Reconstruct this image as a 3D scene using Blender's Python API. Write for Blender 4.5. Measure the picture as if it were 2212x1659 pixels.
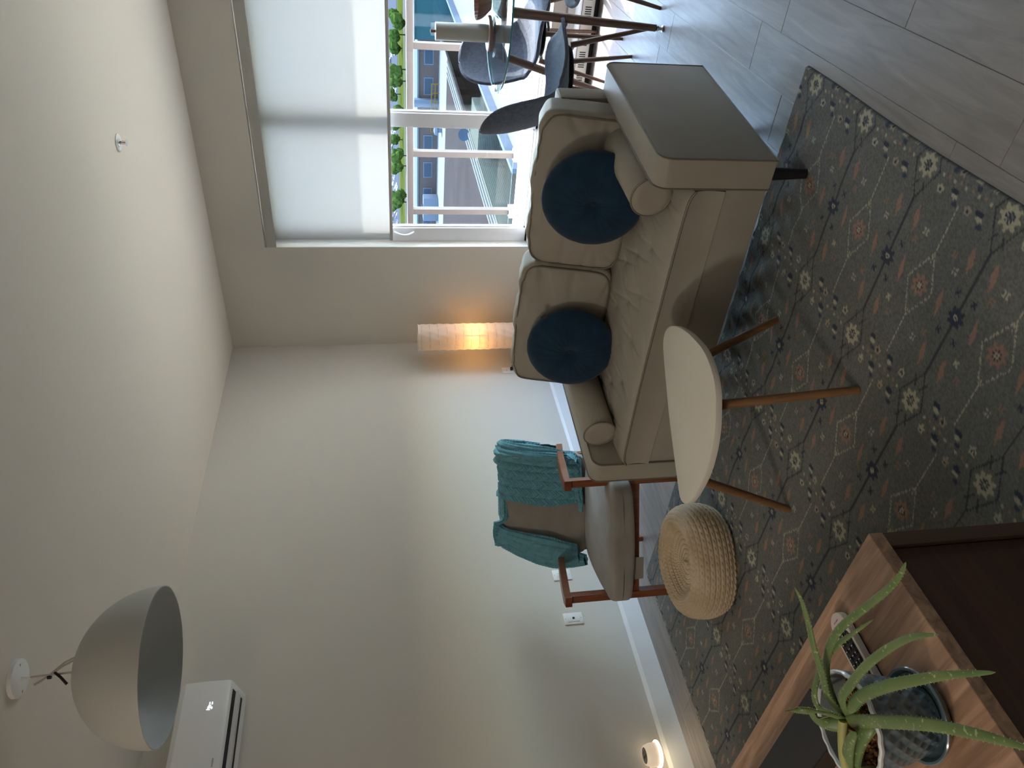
import bpy, bmesh, math, random
import numpy as np
from mathutils import Vector, Matrix
for o in list(bpy.data.objects): bpy.data.objects.remove(o)
SC = bpy.context.scene
COL = SC.collection
PI = math.pi
random.seed(4); RNG = np.random.default_rng(4)

# ------------------------------------------------------------------ camera
CAM = (3.79512, -5.24161, 1.48942)
YAW, PITCH, ROLL, FPX = 0.68655, -0.17367, -0.03579, 1598.835
def cam_axes():
    d = Vector((-math.sin(YAW)*math.cos(PITCH), math.cos(YAW)*math.cos(PITCH), math.sin(PITCH)))
    r = Vector((math.cos(YAW), math.sin(YAW), 0)); u = r.cross(d)
    c, s = math.cos(ROLL), math.sin(ROLL)
    return c*r + s*u, -s*r + c*u, d
_r, _u, _d = cam_axes()
# the phone was held sideways: the picture's right is the room's down
cx, cy, cz = -_u, _r, -_d
cd = bpy.data.cameras.new('camera'); cam = bpy.data.objects.new('camera', cd); COL.objects.link(cam)
cam.matrix_world = Matrix(((cx.x, cy.x, cz.x, CAM[0]), (cx.y, cy.y, cz.y, CAM[1]), (cx.z, cy.z, cz.z, CAM[2]), (0, 0, 0, 1)))
cd.sensor_fit = 'HORIZONTAL'; cd.sensor_width = 36.0; cd.lens = 36.0*FPX/2212.0
cd.clip_start = 0.05; cd.clip_end = 3000
SC.camera = cam

# ------------------------------------------------------------------ light
SC.view_settings.view_transform = 'Standard'; SC.view_settings.look = 'None'
SC.view_settings.gamma = 1.0; SC.view_settings.use_curve_mapping = False
SC.view_settings.exposure = 1.22
W = bpy.data.worlds.new('world'); SC.world = W; W.use_nodes = True
nt = W.node_tree; nt.nodes.clear()
sky = nt.nodes.new('ShaderNodeTexSky'); sky.sky_type = 'NISHITA'; sky.sun_disc = False
SUN = Vector((0.137, 0.514, 0.848)).normalized()
sky.sun_elevation = math.asin(SUN.z); sky.sun_rotation = math.atan2(SUN.x, SUN.y)
sky.altitude = 50; sky.air_density = 1.0; sky.dust_density = 1.5
bg = nt.nodes.new('ShaderNodeBackground'); bg.inputs['Strength'].default_value = 1.45
wo = nt.nodes.new('ShaderNodeOutputWorld')
nt.links.new(sky.outputs[0], bg.inputs[0]); nt.links.new(bg.outputs[0], wo.inputs[0])

def lamp(name, kind, loc, energy, color=(1, 1, 1), **kw):
    l = bpy.data.lights.new(name, kind); l.energy = energy; l.color = color
    for k, v in kw.items():
        if k not in ('aim', 'portal'): setattr(l, k, v)
    o = bpy.data.objects.new(name, l); COL.objects.link(o); o.location = loc
    if 'aim' in kw: o.rotation_euler = Vector(kw['aim']).to_track_quat('-Z', 'Y').to_euler()
    if kw.get('portal'): l.cycles.is_portal = True
    return o
lamp('sun', 'SUN', (0, 20, 30), 7.8, (1.0, 0.95, 0.87), angle=0.0095, aim=-SUN)
lamp('window_portal', 'AREA', (2.77, 0.20, 1.28), 1.0, shape='RECTANGLE', size=3.7, size_y=2.0, aim=(0, -1, 0), portal=True)
# added unseen overhead fill, then the kitchen lamp that casts the leaf shadows
lamp('overhead_fill', 'AREA', (2.6, -6.8, 2.62), 12, (1.0, 0.93, 0.84), shape='RECTANGLE', size=2.6, size_y=1.8, aim=(0, 0.05, -1))
lamp('kitchen_ceiling_light', 'AREA', (1.7, -7.1, 2.5), 9, (1.0, 0.86, 0.72), shape='DISK', size=.36, aim=(0.1, .75, -.75))

# ------------------------------------------------------------------ materials
def mat(name, col, rough=0.6, metal=0.0, spec=0.5, **kw):
    m = bpy.data.materials.new(name); m.use_nodes = True
    n = m.node_tree.nodes; l = m.node_tree.links; b = n['Principled BSDF']
    b.inputs['Base Color'].default_value = (*col, 1); b.inputs['Roughness'].default_value = rough
    b.inputs['Metallic'].default_value = metal; b.inputs['Specular IOR Level'].default_value = spec
    for k, v in kw.items():
        if k == 'emit': b.inputs['Emission Color'].default_value = (*v[0], 1); b.inputs['Emission Strength'].default_value = v[1]
        if k == 'sheen': b.inputs['Sheen Weight'].default_value = v
        if k == 'coat': b.inputs['Coat Weight'].default_value = v
        if k == 'sss': b.inputs['Subsurface Weight'].default_value = v; b.inputs['Subsurface Radius'].default_value = (.01, .01, .004)
    m['b'] = 1
    return m
def nd(m, t, **kw):
    x = m.node_tree.nodes.new(t)
    for k, v in kw.items():
        if k in x.inputs.keys(): x.inputs[k].default_value = v
        else: setattr(x, k, v)
    return x
def lk(m, a, b): m.node_tree.links.new(a, b)
def bsdf(m): return m.node_tree.nodes['Principled BSDF']
def coords(m, scale=(1, 1, 1), rot=(0, 0, 0), kind='Object', jitter=False):
    tc = nd(m, 'ShaderNodeTexCoord'); mp = nd(m, 'ShaderNodeMapping'); mp.inputs['Scale'].default_value = scale; mp.inputs['Rotation'].default_value = rot
    if jitter:
        oi = nd(m, 'ShaderNodeObjectInfo'); mu = nd(m, 'ShaderNodeMath', operation='MULTIPLY'); mu.inputs[1].default_value = 37.0
        ad = nd(m, 'ShaderNodeVectorMath', operation='ADD'); lk(m, oi.outputs['Random'], mu.inputs[0]); lk(m, tc.outputs[kind], ad.inputs[0]); lk(m, mu.outputs[0], ad.inputs[1])
        lk(m, ad.outputs[0], mp.inputs[0])
    else: lk(m, tc.outputs[kind], mp.inputs[0])
    return mp.outputs[0]
def vary(m, col2, scale=8.0, vscale=(1, 1, 1), lo=0.35, hi=0.65, detail=5.0, kind='Object', jitter=False, dist=0.0, rough=0.55):
    b = bsdf(m); no = nd(m, 'ShaderNodeTexNoise'); no.inputs['Scale'].default_value = scale; no.inputs['Detail'].default_value = detail
    no.inputs['Distortion'].default_value = dist; no.inputs['Roughness'].default_value = rough
    lk(m, coords(m, vscale, kind=kind, jitter=jitter), no.inputs['Vector'])
    r = nd(m, 'ShaderNodeValToRGB'); r.color_ramp.elements[0].position = lo; r.color_ramp.elements[1].position = hi
    r.color_ramp.elements[0].color = b.inputs['Base Color'].default_value; r.color_ramp.elements[1].color = (*col2, 1)
    lk(m, no.outputs['Fac'], r.inputs[0]); lk(m, r.outputs[0], b.inputs['Base Color'])
    return r
def bump(m, tex='noise', scale=60.0, strength=0.2, dist=0.002, vscale=(1, 1, 1), detail=3.0, jitter=False):
    b = bsdf(m)
    if tex == 'noise': t = nd(m, 'ShaderNodeTexNoise'); t.inputs['Detail'].default_value = detail; out = 'Fac'
    elif tex == 'voro': t = nd(m, 'ShaderNodeTexVoronoi'); out = 'Distance'
    else: t = nd(m, 'ShaderNodeTexWave', bands_direction='DIAGONAL' if tex == 'diag' else 'X'); out = 'Fac'
    t.inputs['Scale'].default_value = scale
    lk(m, coords(m, vscale, jitter=jitter), t.inputs['Vector'])
    bp = nd(m, 'ShaderNodeBump'); bp.inputs['Strength'].default_value = strength; bp.inputs['Distance'].default_value = dist
    lk(m, t.outputs[out], bp.inputs['Height'])
    if b.inputs['Normal'].links: lk(m, b.inputs['Normal'].links[0].from_socket, bp.inputs['Normal'])
    lk(m, bp.outputs[0], b.inputs['Normal']); return m

def s2l(r, g, b): return tuple(((c/255)/12.92 if c <= 10.3 else (((c/255)+.055)/1.055)**2.4) for c in (r, g, b))
M = {}
M['wall'] = bump(mat('wall_paint', s2l(213, 208, 198), 0.75, spec=0.25), scale=180, strength=0.06, dist=0.001)
M['farwall'] = mat('bounce_cut_wall', s2l(128, 116, 104), .8, spec=.1)  # unseen right and front walls set dark to cut bounced light
M['facade_screen'] = mat('dark_facade_screen', s2l(52, 54, 58), .8, spec=.05)
M['ceiling'] = bump(mat('ceiling_paint', s2l(222, 214, 201), 0.85, spec=0.15), scale=160, strength=0.06, dist=0.001)
M['trimwhite'] = mat('trim_gloss_paint', s2l(236, 236, 234), 0.45)
M['frame'] = mat('window_frame_vinyl', s2l(225, 226, 228), 0.4)
M['valance'] = mat('valance_grey', s2l(176, 174, 168), 0.5)
M['plastic'] = mat('white_plastic', s2l(236, 236, 234), 0.3)
M['dark'] = mat('dark_void', s2l(22, 22, 24), 0.6)
M['blackplastic'] = mat('black_plastic', s2l(30, 30, 33), 0.4)
m = M['plank'] = mat('floor_plank_oak', s2l(128, 121, 116), 0.36, spec=0.5)
r = vary(m, s2l(158, 151, 145), 3.2, (7, 0.7, 1), 0.30, 0.72, 9, jitter=True, dist=1.2, rough=0.62)
bump(m, scale=9, strength=0.18, dist=0.002, vscale=(10, 0.6, 1), detail=8, jitter=True)
m = M['leather'] = mat('sofa_leather', s2l(172, 166, 152), 0.52, spec=0.35)
vary(m, s2l(164, 158, 144), 5, lo=.3, hi=.7); bump(m, 'voro', 520, 0.10, 0.0006)
M['piping'] = mat('sofa_piping', s2l(124, 117, 104), 0.5)
M['sofaleg'] = mat('sofa_leg_black', s2l(28, 26, 30), 0.45)
m = M['velvet'] = mat('navy_velvet', s2l(32, 60, 84), 0.85, spec=0.12, sheen=0.2); vary(m, s2l(27, 51, 72), 14, lo=.3, hi=.7)
m = M['grey_fabric'] = mat('armchair_fabric', s2l(140, 136, 129), 0.9, spec=0.15, sheen=0.2); vary(m, s2l(158, 154, 147), 7, lo=.3, hi=.7); bump(m, scale=420, strength=0.25, dist=0.001)
def wood(name, c1, c2, rough=0.45, axis='Z', sc=5.0, coat=0.0):
    m = mat(name, c1, rough, coat=coat); v = {'X': (.5, 8, 8), 'Y': (8, .5, 8), 'Z': (8, 8, .5)}[axis]
    vary(m, c2, sc, v, .3, .7, 8, dist=.8, jitter=False); bump(m, scale=sc*2, strength=.08, dist=.001, vscale=v, detail=6); return m
M['redwood'] = wood('armchair_wood', s2l(112, 62, 40), s2l(146, 86, 56), .32)
M['bamboo'] = wood('table_leg_wood', s2l(150, 112, 74), s2l(124, 90, 58), .45)
M['walnut'] = wood('dining_leg_wood', s2l(112, 82, 66), s2l(92, 66, 54), .45)
M['console'] = wood('console_oak_top', s2l(130, 99, 78), s2l(194, 156, 127), .42, 'X', 5)
M['console_side'] = wood('console_oak_side', s2l(96, 72, 56), s2l(80, 60, 47), .45, 'Z', 5)
M['console_panel'] = wood('console_panel_dark', s2l(88, 60, 46), s2l(66, 44, 34), .42, 'Y', 5)
m = M['tabletop'] = mat('coffee_table_white', s2l(238, 232, 218), 0.35, spec=.4)
M['jute'] = bump(mat('jute', s2l(216, 198, 170), 0.85, spec=.15), scale=260, strength=.35, dist=.002, vscale=(1, 1, .35))
vary(M['jute'], s2l(188, 166, 134), 9, lo=.3, hi=.75)
m = M['knit'] = bump(mat('teal_knit', s2l(116, 172, 184), 0.92, spec=.1, sheen=.15), scale=300, strength=.4, dist=.002); vary(m, s2l(96, 150, 166), 30, lo=.3, hi=.7)
m = M['shell'] = bump(mat('dining_chair_fabric', s2l(92, 97, 108), 0.9, spec=.15, sheen=.1), scale=500, strength=.25, dist=.0008); vary(m, s2l(78, 82, 92), 60, lo=.35, hi=.65)
M['pendant_out'] = mat('pendant_enamel', s2l(196, 196, 188), 0.42, spec=.4)
M['pendant_in'] = mat('pendant_enamel_inside', s2l(206, 212, 212), 0.35, spec=.4)
M['cable'] = mat('cable_grey', s2l(188, 182, 170), .5)
M['metal'] = mat('brushed_metal', (.55, .55, .56), .3, 1.0)
M['slab'] = bump(mat('balcony_concrete', s2l(228, 218, 198), .9, spec=.1), scale=60, strength=.1)
M['rail'] = mat('rail_aluminium', (.16,.125,.115), .55)
m = M['pot'] = mat('pot_glaze', s2l(106, 124, 130), .16, spec=.6, coat=.3); vary(m, s2l(84, 102, 108), 10, lo=.3, hi=.7)
M['potrim'] = mat('pot_rim_glaze', s2l(214, 218, 220), .2)
m = M['potin'] = mat('pot_inside', s2l(108, 112, 112), .5)
m = M['soil'] = mat('soil_bark', s2l(92, 62, 42), .95, spec=.1); vary(m, s2l(176, 132, 92), 60, lo=.45, hi=.7)
m = M['aloe'] = mat('aloe_leaf', s2l(104, 126, 80), .36, sss=.15)
b = bsdf(m); vo = nd(m, 'ShaderNodeTexNoise'); vo.inputs['Scale'].default_value = 130; vo.inputs['Detail'].default_value = 1
lk(m, coords(m, (1, 1, 1)), vo.inputs['Vector']); cr = nd(m, 'ShaderNodeValToRGB'); cr.color_ramp.elements[0].position = .66; cr.color_ramp.elements[1].position = .70
cr.color_ramp.elements[0].color = (*s2l(108, 128, 82), 1); cr.color_ramp.elements[1].color = (*s2l(166, 178, 134), 1)
no = nd(m, 'ShaderNodeTexNoise'); no.inputs['Scale'].default_value = 12; lk(m, coords(m), no.inputs['Vector'])
mx = nd(m, 'ShaderNodeMix', data_type='RGBA', blend_type='MULTIPLY'); mx.inputs[0].default_value = .6
r2 = nd(m, 'ShaderNodeValToRGB'); r2.color_ramp.elements[0].color = (.55, .7, .5, 1); r2.color_ramp.elements[1].color = (1.2, 1.15, 1.0, 1); r2.color_ramp.elements[0].position = .3; r2.color_ramp.elements[1].position = .7
lk(m, vo.outputs['Fac'], cr.inputs[0]); lk(m, no.outputs['Fac'], r2.inputs[0]); lk(m, cr.outputs[0], mx.inputs[6]); lk(m, r2.outputs[0], mx.inputs[7]); lk(m, mx.outputs[2], b.inputs['Base Color'])
M['aloestem'] = mat('aloe_stem', s2l(170, 166, 100), .6)
m = M['speaker'] = mat('soundbar_cloth', s2l(48, 48, 50), .75); w = nd(m, 'ShaderNodeTexWave', bands_direction='X'); w.inputs['Scale'].default_value = 70; lk(m, coords(m), w.inputs['Vector'])
r3 = nd(m, 'ShaderNodeValToRGB'); r3.color_ramp.elements[0].color = (*s2l(22, 22, 24), 1); r3.color_ramp.elements[1].color = (*s2l(62, 62, 62), 1); lk(m, w.outputs['Fac'], r3.inputs[0]); lk(m, r3.outputs[0], bsdf(m).inputs['Base Color'])
M['remote_body'] = mat('remote_cream', s2l(206, 194, 184), .4)
M['remote_red'] = mat('remote_red_print', s2l(190, 60, 66), .5)
M['print_white'] = mat('white_print', s2l(230, 230, 225), .5)
M['display'] = mat('ac_display', s2l(250, 250, 255), .4, emit=((.85, .9, 1), .9))
M['nightglow'] = mat('night_light_glow', (1, .9, .72), .3, emit=((1, .80, .52), 2.4))
M['nightbody'] = mat('night_light_plastic', s2l(238, 222, 204), .3, emit=((1, .78, .55), .18))
M['label'] = mat('label_grey', s2l(150, 142, 134), .5)
M['ceramic'] = mat('candle_ceramic', s2l(172, 168, 158), .5)
M['corkwood'] = mat('candle_base_wood', s2l(120, 84, 68), .5)

def glassmat(name, tint=(.94, .97, .97), refl=.06, rough=.0):
    m = bpy.data.materials.new(name); m.use_nodes = True; n = m.node_tree.nodes; l = m.node_tree.links; n.clear()
    t = n.new('ShaderNodeBsdfTransparent'); t.inputs[0].default_value = (*tint, 1)
    g = n.new('ShaderNodeBsdfGlossy'); g.inputs['Roughness'].default_value = rough
    f = n.new('ShaderNodeLayerWeight'); f.inputs[0].default_value = .5; pw = n.new('ShaderNodeMath'); pw.operation = 'POWER'; pw.inputs[1].default_value = 4.0; l.new(f.outputs['Facing'], pw.inputs[0])
    mm = n.new('ShaderNodeMath'); mm.operation = 'MULTIPLY_ADD'; mm.inputs[1].default_value = .5; mm.inputs[2].default_value = refl
    x = n.new('ShaderNodeMixShader'); o = n.new('ShaderNodeOutputMaterial')
    l.new(pw.outputs[0], mm.inputs[0]); l.new(mm.outputs[0], x.inputs[0]); l.new(t.outputs[0], x.inputs[1]); l.new(g.outputs[0], x.inputs[2]); l.new(x.outputs[0], o.inputs[0]); return m
M['glass'] = glassmat('window_glass', (.93, .96, .97), .03)
M['railglass'] = glassmat('rail_glass', (.86, .91, .91), .012)
M['tableglass'] = glassmat('table_glass', (.84, .92, .92), .14)
M['glassedge'] = mat('glass_edge_green', s2l(70, 130, 130), .15)
def translucent(name, col, tcol, see=.05, ridge=None, mixt=.5):
    m = bpy.data.materials.new(name); m.use_nodes = True; n = m.node_tree.nodes; l = m.node_tree.links; n.clear()
    d = n.new('ShaderNodeBsdfDiffuse'); d.inputs[0].default_value = (*col, 1)
    t = n.new('ShaderNodeBsdfTranslucent'); t.inputs[0].default_value = (*tcol, 1)
    a = n.new('ShaderNodeMixShader'); a.inputs[0].default_value = mixt; tr = n.new('ShaderNodeBsdfTransparent')
    b = n.new('ShaderNodeMixShader'); b.inputs[0].default_value = see; o = n.new('ShaderNodeOutputMaterial')
    l.new(d.outputs[0], a.inputs[1]); l.new(t.outputs[0], a.inputs[2]); l.new(a.outputs[0], b.inputs[1]); l.new(tr.outputs[0], b.inputs[2]); l.new(b.outputs[0], o.inputs[0])
    no = n.new('ShaderNodeTexNoise'); no.inputs['Scale'].default_value = 55; no.inputs['Detail'].default_value = 4; tc = n.new('ShaderNodeTexCoord'); l.new(tc.outputs['Object'], no.inputs['Vector'])
    bp = n.new('ShaderNodeBump'); bp.inputs['Strength'].default_value = .25; bp.inputs['Distance'].default_value = .003; l.new(no.outputs['Fac'], bp.inputs['Height']); l.new(bp.outputs[0], d.inputs['Normal'])
    return m
M['blind'] = translucent('roller_blind_fabric', (.6,.59,.57), (.46,.45,.425), .03, mixt=.6)
M['paper'] = translucent('lamp_paper', s2l(240, 226, 214), s2l(250, 226, 190), .01, mixt=.35)
M['tag'] = mat('care_tag', s2l(150, 146, 136), .8)

# ------------------------------------------------------------------ building helpers
def place(o, parent=None):
    COL.objects.link(o)
    if parent: o.parent = parent
    return o
def obj(name, bm, m, parent=None, smooth=True, angle=35, loc=None, rot=None):
    me = bpy.data.meshes.new(name)
    if isinstance(bm, tuple):
        v, f = bm; me.from_pydata([tuple(map(float, p)) for p in v], [], [tuple(map(int, q)) for q in f]); me.update()
    else: bmesh.ops.recalc_face_normals(bm, faces=bm.faces[:]); bm.to_mesh(me); bm.free()
    if m is not None: me.materials.append(m if not isinstance(m, str) else M[m])
    if smooth and len(me.polygons):
        me.polygons.foreach_set('use_smooth', [True]*len(me.polygons))
        if angle < 179: me.set_sharp_from_angle(angle=math.radians(angle))
    o = bpy.data.objects.new(name, me); place(o, parent)
    if loc: o.location = loc
    if rot: o.rotation_euler = rot
    return o
def thing(name, label, cat, loc=(0, 0, 0), rz=0.0, group=None):
    o = bpy.data.objects.new(name, None); COL.objects.link(o); o.location = loc; o.rotation_euler = (0, 0, rz)
    o.empty_display_size = .05; o['label'] = label; o['category'] = cat
    if group: o['group'] = group
    return o
def tag(o, label, cat, group=None):
    o['label'] = label; o['category'] = cat
    if group: o['group'] = group
    return o
def struct(name, bm, m, parent=None, **kw):
    o = obj(name, bm, m, parent, **kw)
    if not parent: o['kind'] = 'structure'
    return o
def B(): return bmesh.new()
def box(bm, x0, x1, y0, y1, z0, z1, bev=0.0, seg=2, mtx=None):
    t = bmesh.new(); bmesh.ops.create_cube(t, size=1.0)
    for v in t.verts: v.co = Vector((x0+(v.co.x+.5)*(x1-x0), y0+(v.co.y+.5)*(y1-y0), z0+(v.co.z+.5)*(z1-z0)))
    if bev > 0: bmesh.ops.bevel(t, geom=t.edges[:], offset=bev, segments=seg, profile=.6, affect='EDGES')
    if mtx is not None: bmesh.ops.transform(t, matrix=mtx, verts=t.verts)
    me = bpy.data.meshes.new('t'); t.to_mesh(me); t.free(); bm.from_mesh(me); bpy.data.meshes.remove(me); return bm
def bx(*a, **k): return box(B(), *a, **k)
def tube(bm, pts, rad, n=8, closed=False, cap=True, flat=1.0, updir=None):
    pts = [Vector(p) for p in pts]; N = len(pts)
    rads = [rad]*N if not hasattr(rad, '__len__') else list(rad); rings = []
    prev = None
    for i, p in enumerate(pts):
        a = pts[i-1] if (i or closed) else p; b = pts[(i+1) % N] if (i < N-1 or closed) else p
        t = (b-a).normalized() if (b-a).length > 1e-9 else Vector((0, 0, 1))
        if updir is not None: ref = Vector(updir)
        elif prev is None: ref = Vector((0, 0, 1)) if abs(t.z) < .9 else Vector((1, 0, 0))
        else: ref = prev
        s = t.cross(ref)
        if s.length < 1e-6: s = t.cross(Vector((1, 0, 0)))
        s.normalize(); q = s.cross(t).normalized(); prev = q
        rings.append([bm.verts.new(p + s*(math.cos(2*PI*k/n)*rads[i]) + q*(math.sin(2*PI*k/n)*rads[i]*flat)) for k in range(n)])
    for i in range(N if closed else N-1):
        A, Bq = rings[i], rings[(i+1) % N]
        for k in range(n): bm.faces.new((A[k], A[(k+1) % n], Bq[(k+1) % n], Bq[k]))
    if cap and not closed:
        bm.faces.new(rings[0][::-1]); bm.faces.new(rings[-1])
    return bm
def lathe(bm, prof, n=32, c=(0, 0, 0), cap=True):
    rings = []
    for r, z in prof:
        rings.append([bm.verts.new((c[0]+r*math.cos(2*PI*k/n), c[1]+r*math.sin(2*PI*k/n), c[2]+z)) for k in range(n)] if r > 1e-6 else [bm.verts.new((c[0], c[1], c[2]+z))])
    for i in range(len(rings)-1):
        A, Q = rings[i], rings[i+1]
        for k in range(n):
            if len(A) == 1 and len(Q) == 1: continue
            if len(A) == 1: bm.faces.new((A[0], Q[k], Q[(k+1) % n]))
            elif len(Q) == 1: bm.faces.new((A[k], A[(k+1) % n], Q[0]))
            else: bm.faces.new((A[k], A[(k+1) % n], Q[(k+1) % n], Q[k]))
    if cap:
        for R in (rings[0], rings[-1]):
            if len(R) > 2: bm.faces.new(R)
    return bm
def prism(bm, poly, lo, hi, axis='z', bev=0, seg=2):
    f = {'z': lambda a, b, h: (a, b, h), 'y': lambda a, b, h: (a, h, b), 'x': lambda a, b, h: (h, a, b)}[axis]
    t = bmesh.new(); A = [t.verts.new(f(a, b, lo)) for a, b in poly]; Q = [t.verts.new(f(a, b, hi)) for a, b in poly]; n = len(poly)
    t.faces.new(A[::-1]); t.faces.new(Q)
    for k in range(n): t.faces.new((A[k], A[(k+1) % n], Q[(k+1) % n], Q[k]))
    bmesh.ops.recalc_face_normals(t, faces=t.faces[:])
    if bev: bmesh.ops.bevel(t, geom=[e for e in t.edges if e.calc_face_angle(0) > .5], offset=bev, segments=seg, profile=.6, affect='EDGES')
    me = bpy.data.meshes.new('t'); t.to_mesh(me); t.free(); bm.from_mesh(me); bpy.data.meshes.remove(me); return bm
def grid(nu, nv, fn, closeu=False, closev=False):
    """vertices fn(U, V) with U, V arrays in 0..1 -> (verts, faces)"""
    U, V = np.meshgrid(np.linspace(0, 1, nu, endpoint=not closeu), np.linspace(0, 1, nv, endpoint=not closev), indexing='ij')
    P = np.stack(fn(U, V), -1).reshape(-1, 3); idx = np.arange(nu*nv).reshape(nu, nv)
    iu = np.arange(nu if closeu else nu-1); iv = np.arange(nv if closev else nv-1)
    a = idx[np.ix_(iu, iv)]; b = idx[np.ix_((iu+1) % nu, iv)]; c = idx[np.ix_((iu+1) % nu, (iv+1) % nv)]; d = idx[np.ix_(iu, (iv+1) % nv)]
    return P, np.stack([a, b, c, d], -1).reshape(-1, 4)
def join(*parts):
    V, F, n = [], [], 0
    for v, f in parts: V.append(np.asarray(v)); F += [tuple(int(i)+n for i in q) for q in f]; n += len(v)
    return np.concatenate(V), F
def shift(pf, fn): return fn(pf[0]), pf[1]
def rounded(w, d, h, p=6.0, n=40, bulge=0.0):
    """cushion block centred at origin: superellipsoid from a subdivided cube"""
    t = bmesh.new(); bmesh.ops.create_cube(t, size=2.0); bmesh.ops.subdivide_edges(t, edges=t.edges[:], cuts=n, use_grid_fill=True)
    V = np.array([v.co[:] for v in t.verts]); F = [[v.index for v in f.verts] for f in t.faces]; t.free()
    a = np.sign(V)*np.abs(np.sin(V*PI/2))**.9
    k = (np.abs(a)**p).sum(1)**(-1/p); V = a*k[:, None]
    e = bulge*(1-V[:, 0]**2).clip(0)*(1-V[:, 1]**2).clip(0)
    V = V*np.array([w/2, d/2, h/2]); V[:, 2] += np.sign(V[:, 2])*e
    return V, F
def copy_tree(o, parent=None):
    c = o.copy(); COL.objects.link(c)
    if parent: c.parent = parent
    for ch in list(o.children): copy_tree(ch, c)
    return c
# ------------------------------------------------------------------ room shell
HC = 2.7
RX, RY = 7.2, -8.6
WL, WT, WB, WR = 0.93, 2.33, 0.285, 4.62     # window opening
bm = B()
box(bm, -0.12, WL, 0, .26, -.05, HC); box(bm, WR, RX+.12, 0, .26, -.05, HC)
box(bm, WL, WR, 0, .26, WT, HC); box(bm, WL, WR, 0, .26, -.05, WB)
struct('wall_back', bm, 'wall', smooth=False)
struct('wall_left', bx(-.12, 0, RY-.1, .0, -.05, HC), 'wall', smooth=False)
struct('wall_right', bx(RX, RX+.12, RY-.1, .0, -.05, HC), 'farwall', smooth=False)
struct('wall_front', bx(-.12, RX+.12, RY-.12, RY, -.05, HC), 'farwall', smooth=False)
bm = B(); box(bm, -6, WL-.01, .2605, .30, -14, 3.4); box(bm, WR+.01, 12, .2605, .30, -14, 3.4); box(bm, WL-.01, WR+.01, .2605, .30, -14, -.16); box(bm, WL-.01, WR+.01, .2605, .30, WT+.02, 3.4)
struct('glare_screen', bm, 'facade_screen', smooth=False)  # dark outer sheet added to keep bright reflections out of the rail glass
struct('ceiling', bx(-.12, RX+.12, RY-.12, .26, HC, HC+.15), 'ceiling', smooth=False)
fl = struct('floor', bx(0, RX, RY, 0, -.06, -.012), 'dark', smooth=False)
pm = bpy.data.meshes.new('plank'); t = bx(-.0896, .0896, -.6092, .6092, -.012, 0, bev=.0011, seg=1); t.to_mesh(pm); t.free(); pm.materials.append(M['plank'])
k = 0
for i in range(-1, 32):
    xc = 3.0 + .18*(i-17) + .09
    if xc < -.05 or xc > RX: continue
    off = {17: -2.343, 18: -2.81+.3, 19: -3.19, 20: -3.415}.get(i, random.uniform(-1.2, 0))
    y = off % 1.22
    while y > RY:
        yc = y-.61
        if yc-.61 < .02 or y < 0.02:
            x0, x1 = max(xc-.09, 0), min(xc+.09, RX); y1, y0 = min(y, 0), max(y-1.22, RY)
            if x1-x0 > .02 and y1-y0 > .02 and y0 < -.001:
                o = bpy.data.objects.new('plank', pm); place(o, fl); o.location = ((x0+x1)/2, (y0+y1)/2, 0); o.scale = ((x1-x0)/.18, (y1-y0)/1.22, 1)
        y -= 1.22
# baseboards
prof = [(0, 0), (.016, 0), (.016, .105), (.004, .125), (0, .125)]
struct('baseboard_left', prism(B(), prof, RY, 0, 'y'), 'trimwhite', smooth=False)
struct('baseboard_back', prism(B(), [(-a, b) for a, b in prof], .016, WL, 'x'), 'trimwhite', smooth=False)

# window: frame, mullions, panes, crank handle
win = thing('window_1', '', ''); del win['label']; del win['category']; win['kind'] = 'structure'
FY0, FY1 = .095, .165
ML = [(WL, 1.045), (1.85, 1.945), (2.93, 3.02), (WR-.11, WR)]
for i, (a, b) in enumerate(ML):
    obj('mullion' if 0 < i < len(ML)-1 else 'frame', bx(a, b, FY0, FY1, WB, WT, bev=.004), 'frame', win)
obj('frame', bx(WL, WR, FY0, FY1, WB, WB+.022, bev=.004), 'frame', win); obj('frame', bx(WL, WR, FY0, FY1, WT-.06, WT, bev=.004), 'frame', win)
for (a, b), (c, d) in zip(ML[:-1], ML[1:]):
    q = bx(b-.001, b+.012, FY0+.015, FY0+.04, WB+.02, WT-.05); box(q, c-.012, c+.001, FY0+.015, FY0+.04, WB+.02, WT-.05); box(q, b, c, FY0+.015, FY0+.04, WB+.02, WB+.032)
    obj('glazing_bead', q, 'frame', win, smooth=False)
    obj('pane', bx(b, c, .132, .136, WB+.02, WT-.05), 'glass', win, smooth=False)
q = B(); pts = [(1.012-.0*k, .093-.055*math.sin(PI*k/10), 1.20+.15*k/10) for k in range(11)]; tube(q, pts, .008, 8)
hd = obj('crank_handle', q, 'frame', win); 
q = B(); prism(q, [(1.20+.15*k/12, -(-.093+.024*math.sin(PI*k/12))) for k in range(13)], .995, 1.03, 'x', bev=.003)
obj('handle_cover', q, 'frame', win)
struct('trim_1', bx(WL, WR, .0, .26, WB-.002, WB+.004), 'trimwhite', smooth=False)

# roller blind and valance
bl = thing('roller_blind', 'white translucent roller blind half lowered over the big window', 'blind', (0, 0, 0))
obj('fabric', bx(.978, WR-.03, .030, .0312, 1.385, 2.30), 'blind', bl, smooth=False)
obj('bottom_rail', bx(.975, WR-.028, .022, .040, 1.365, 1.388, bev=.003), 'valance', bl)
obj('valance', bx(WL+.002, WR-.002, -.004, .008, 2.247, 2.318, bev=.002), 'valance', bl)
obj('roller_tube', tube(B(), [(WL+.02, .05, 2.285), (WR-.02, .05, 2.285)], .022, 12), 'valance', bl)

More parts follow.
